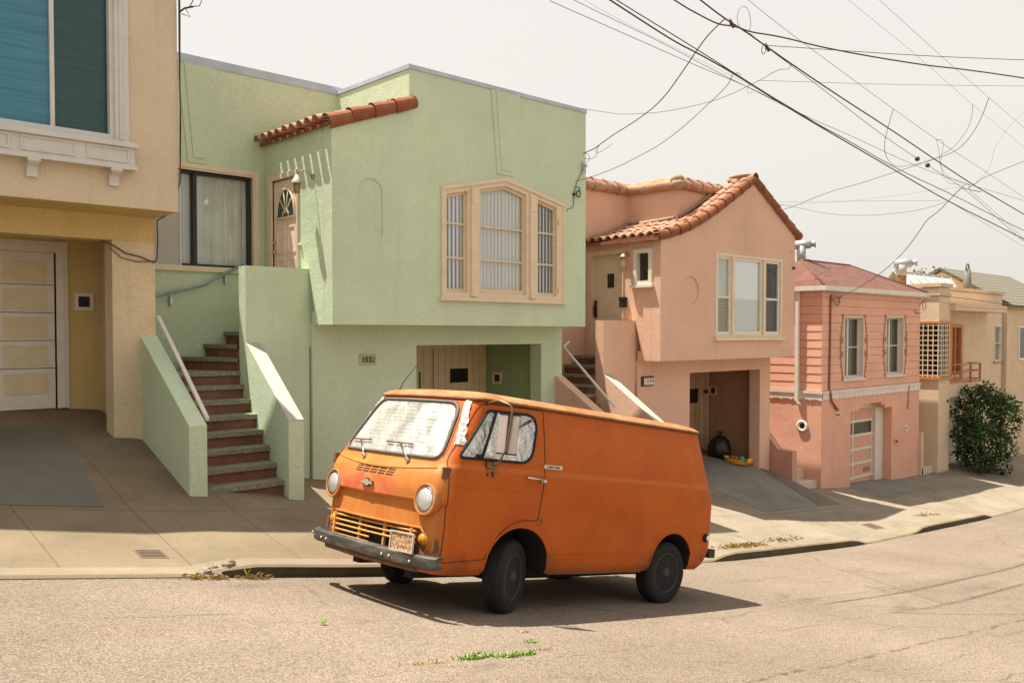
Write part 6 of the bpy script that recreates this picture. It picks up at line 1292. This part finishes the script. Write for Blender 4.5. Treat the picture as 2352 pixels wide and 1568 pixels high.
# small lids in the pavement
def lid(px, py, w_, d_, label, mat):
    p = on_road(px, py); m = MB(); g_ = []
    def P(u, v, h_): x, y = p.x + u, p.y + v; return Vector((x, y, pave_z(x, y) + h_))
    m.hexa([P(-w_, -d_, -.01), P(w_, -d_, -.01), P(w_, d_, -.01), P(-w_, d_, -.01), P(-w_, -d_, .005), P(w_, -d_, .005), P(w_, d_, .005), P(-w_, d_, .005)])
    m.mi = 1
    for k in range(5): v0 = -d_ * .75 + k * d_ * .36; m.hexa([P(-w_ * .85, v0, .004), P(w_ * .85, v0, .004), P(w_ * .85, v0 + d_ * .14, .004), P(-w_ * .85, v0 + d_ * .14, .004), P(-w_ * .85, v0, .008), P(w_ * .85, v0, .008), P(w_ * .85, v0 + d_ * .14, .008), P(-w_ * .85, v0 + d_ * .14, .008)])
    o = m.build('meter_lid', mat); tag(o, label, 'meter lid', 'small iron lids set in the pavement')
lid(347, 1272, .13, .10, 'small brown iron meter lid in the sunny pavement on the left', [plain('rusty_lid', (.16, .10, .06), .8), plain('dark_lid', (.05, .04, .03), .8)])
lid(2005, 1208, .22, .16, 'small iron meter lid in the far pavement before the salmon house', [MATS['rusty_lid'], MATS['dark_lid']])
# rubbish bag and toy in the pink garage
m = MB(); zb = pave_z(18.7, 12.4); prof = [(.20, .0), (.29, .06), (.32, .17), (.30, .30), (.24, .42), (.14, .51), (.06, .55), (.035, .58), (.07, .63), (.05, .66)]; rows = []
for r_, h_ in prof: rows.append([m.bm.verts.new((18.71 + r_ * (1 + .10 * math.sin(5 * a + h_ * 9) + random.uniform(-.05, .05)) * math.cos(a), 12.43 + .9 * r_ * (1 + .10 * math.sin(4 * a + 1 + h_ * 7) + random.uniform(-.05, .05)) * math.sin(a), zb + h_)) for a in [2 * math.pi * k / 26 for k in range(26)]])
for a, b in zip(rows, rows[1:]):
    for k in range(26): m.bm.faces.new((a[k], a[(k + 1) % 26], b[(k + 1) % 26], b[k])).smooth = True
m.bm.faces.new(rows[0]); m.bm.faces.new(rows[-1])
bag_m = plain('black_bin_bag', (.008, .008, .009), .5, 0, .1, 5, 1., 14); o = m.build('rubbish_bag', bag_m); tag(o, 'knotted black rubbish bag standing inside the pink garage recess', 'rubbish bag')
zt = pave_z(18.65, 11.85); t = thing('toy_tray', 'yellow plastic toy tray with coloured balls on the pink garage floor', 'toy', (18.65, 11.85, zt))
M_YEL = plain('yellow_plastic', (.72, .40, .015), .35, 0, .05, 5)
m = MB(); c0 = Vector((18.62, 11.88, zt)); fd_ = Vector((.25, -.97, -.13)).normalized(); sd = Vector((.95, .25, 0)).normalized(); up = Vector((0, 0, 1))
def ov(k, a, h_): return c0 + fd_ * (.34 * math.cos(a) * k) + sd * (.19 * math.sin(a) * k) + up * h_
V = [[m.bm.verts.new(ov(k, 2 * math.pi * i / 22, h_)) for i in range(22)] for k, h_ in ((.85, .03), (1.0, .14), (.93, .14), (.80, .06))]
for a, b in zip(V, V[1:]):
    for i in range(22): m.bm.faces.new((a[i], a[(i + 1) % 22], b[(i + 1) % 22], b[i]))
m.bm.faces.new(V[0]); m.bm.faces.new(V[-1]); m.build('tray', M_YEL, t, smooth=40)
m = MB(); ev = c0 + fd_ * .33
for k in range(7): q = ev + sd * (-.15 + .05 * k); m.tube([q + up * .08, q + up * .20], .02, 6)
m.tube([ev - sd * .17 + up * .12, ev + sd * .17 + up * .12], .035, 6); m.build('comb_rail', M_YEL, t)
for dx_, col, nm, r_ in ((-.16, (.03, .05, .20), 'blue_plastic', .055), (-.03, (.55, .06, .02), 'red_plastic', .065), (.12, (.01, .36, .24), 'teal_plastic', .08)):
    m = MB(); m.ball(c0 + fd_ * dx_ + up * (.06 + r_ * .9) + sd * .03, r_); m.build('ball', plain(nm, col, .35), t)
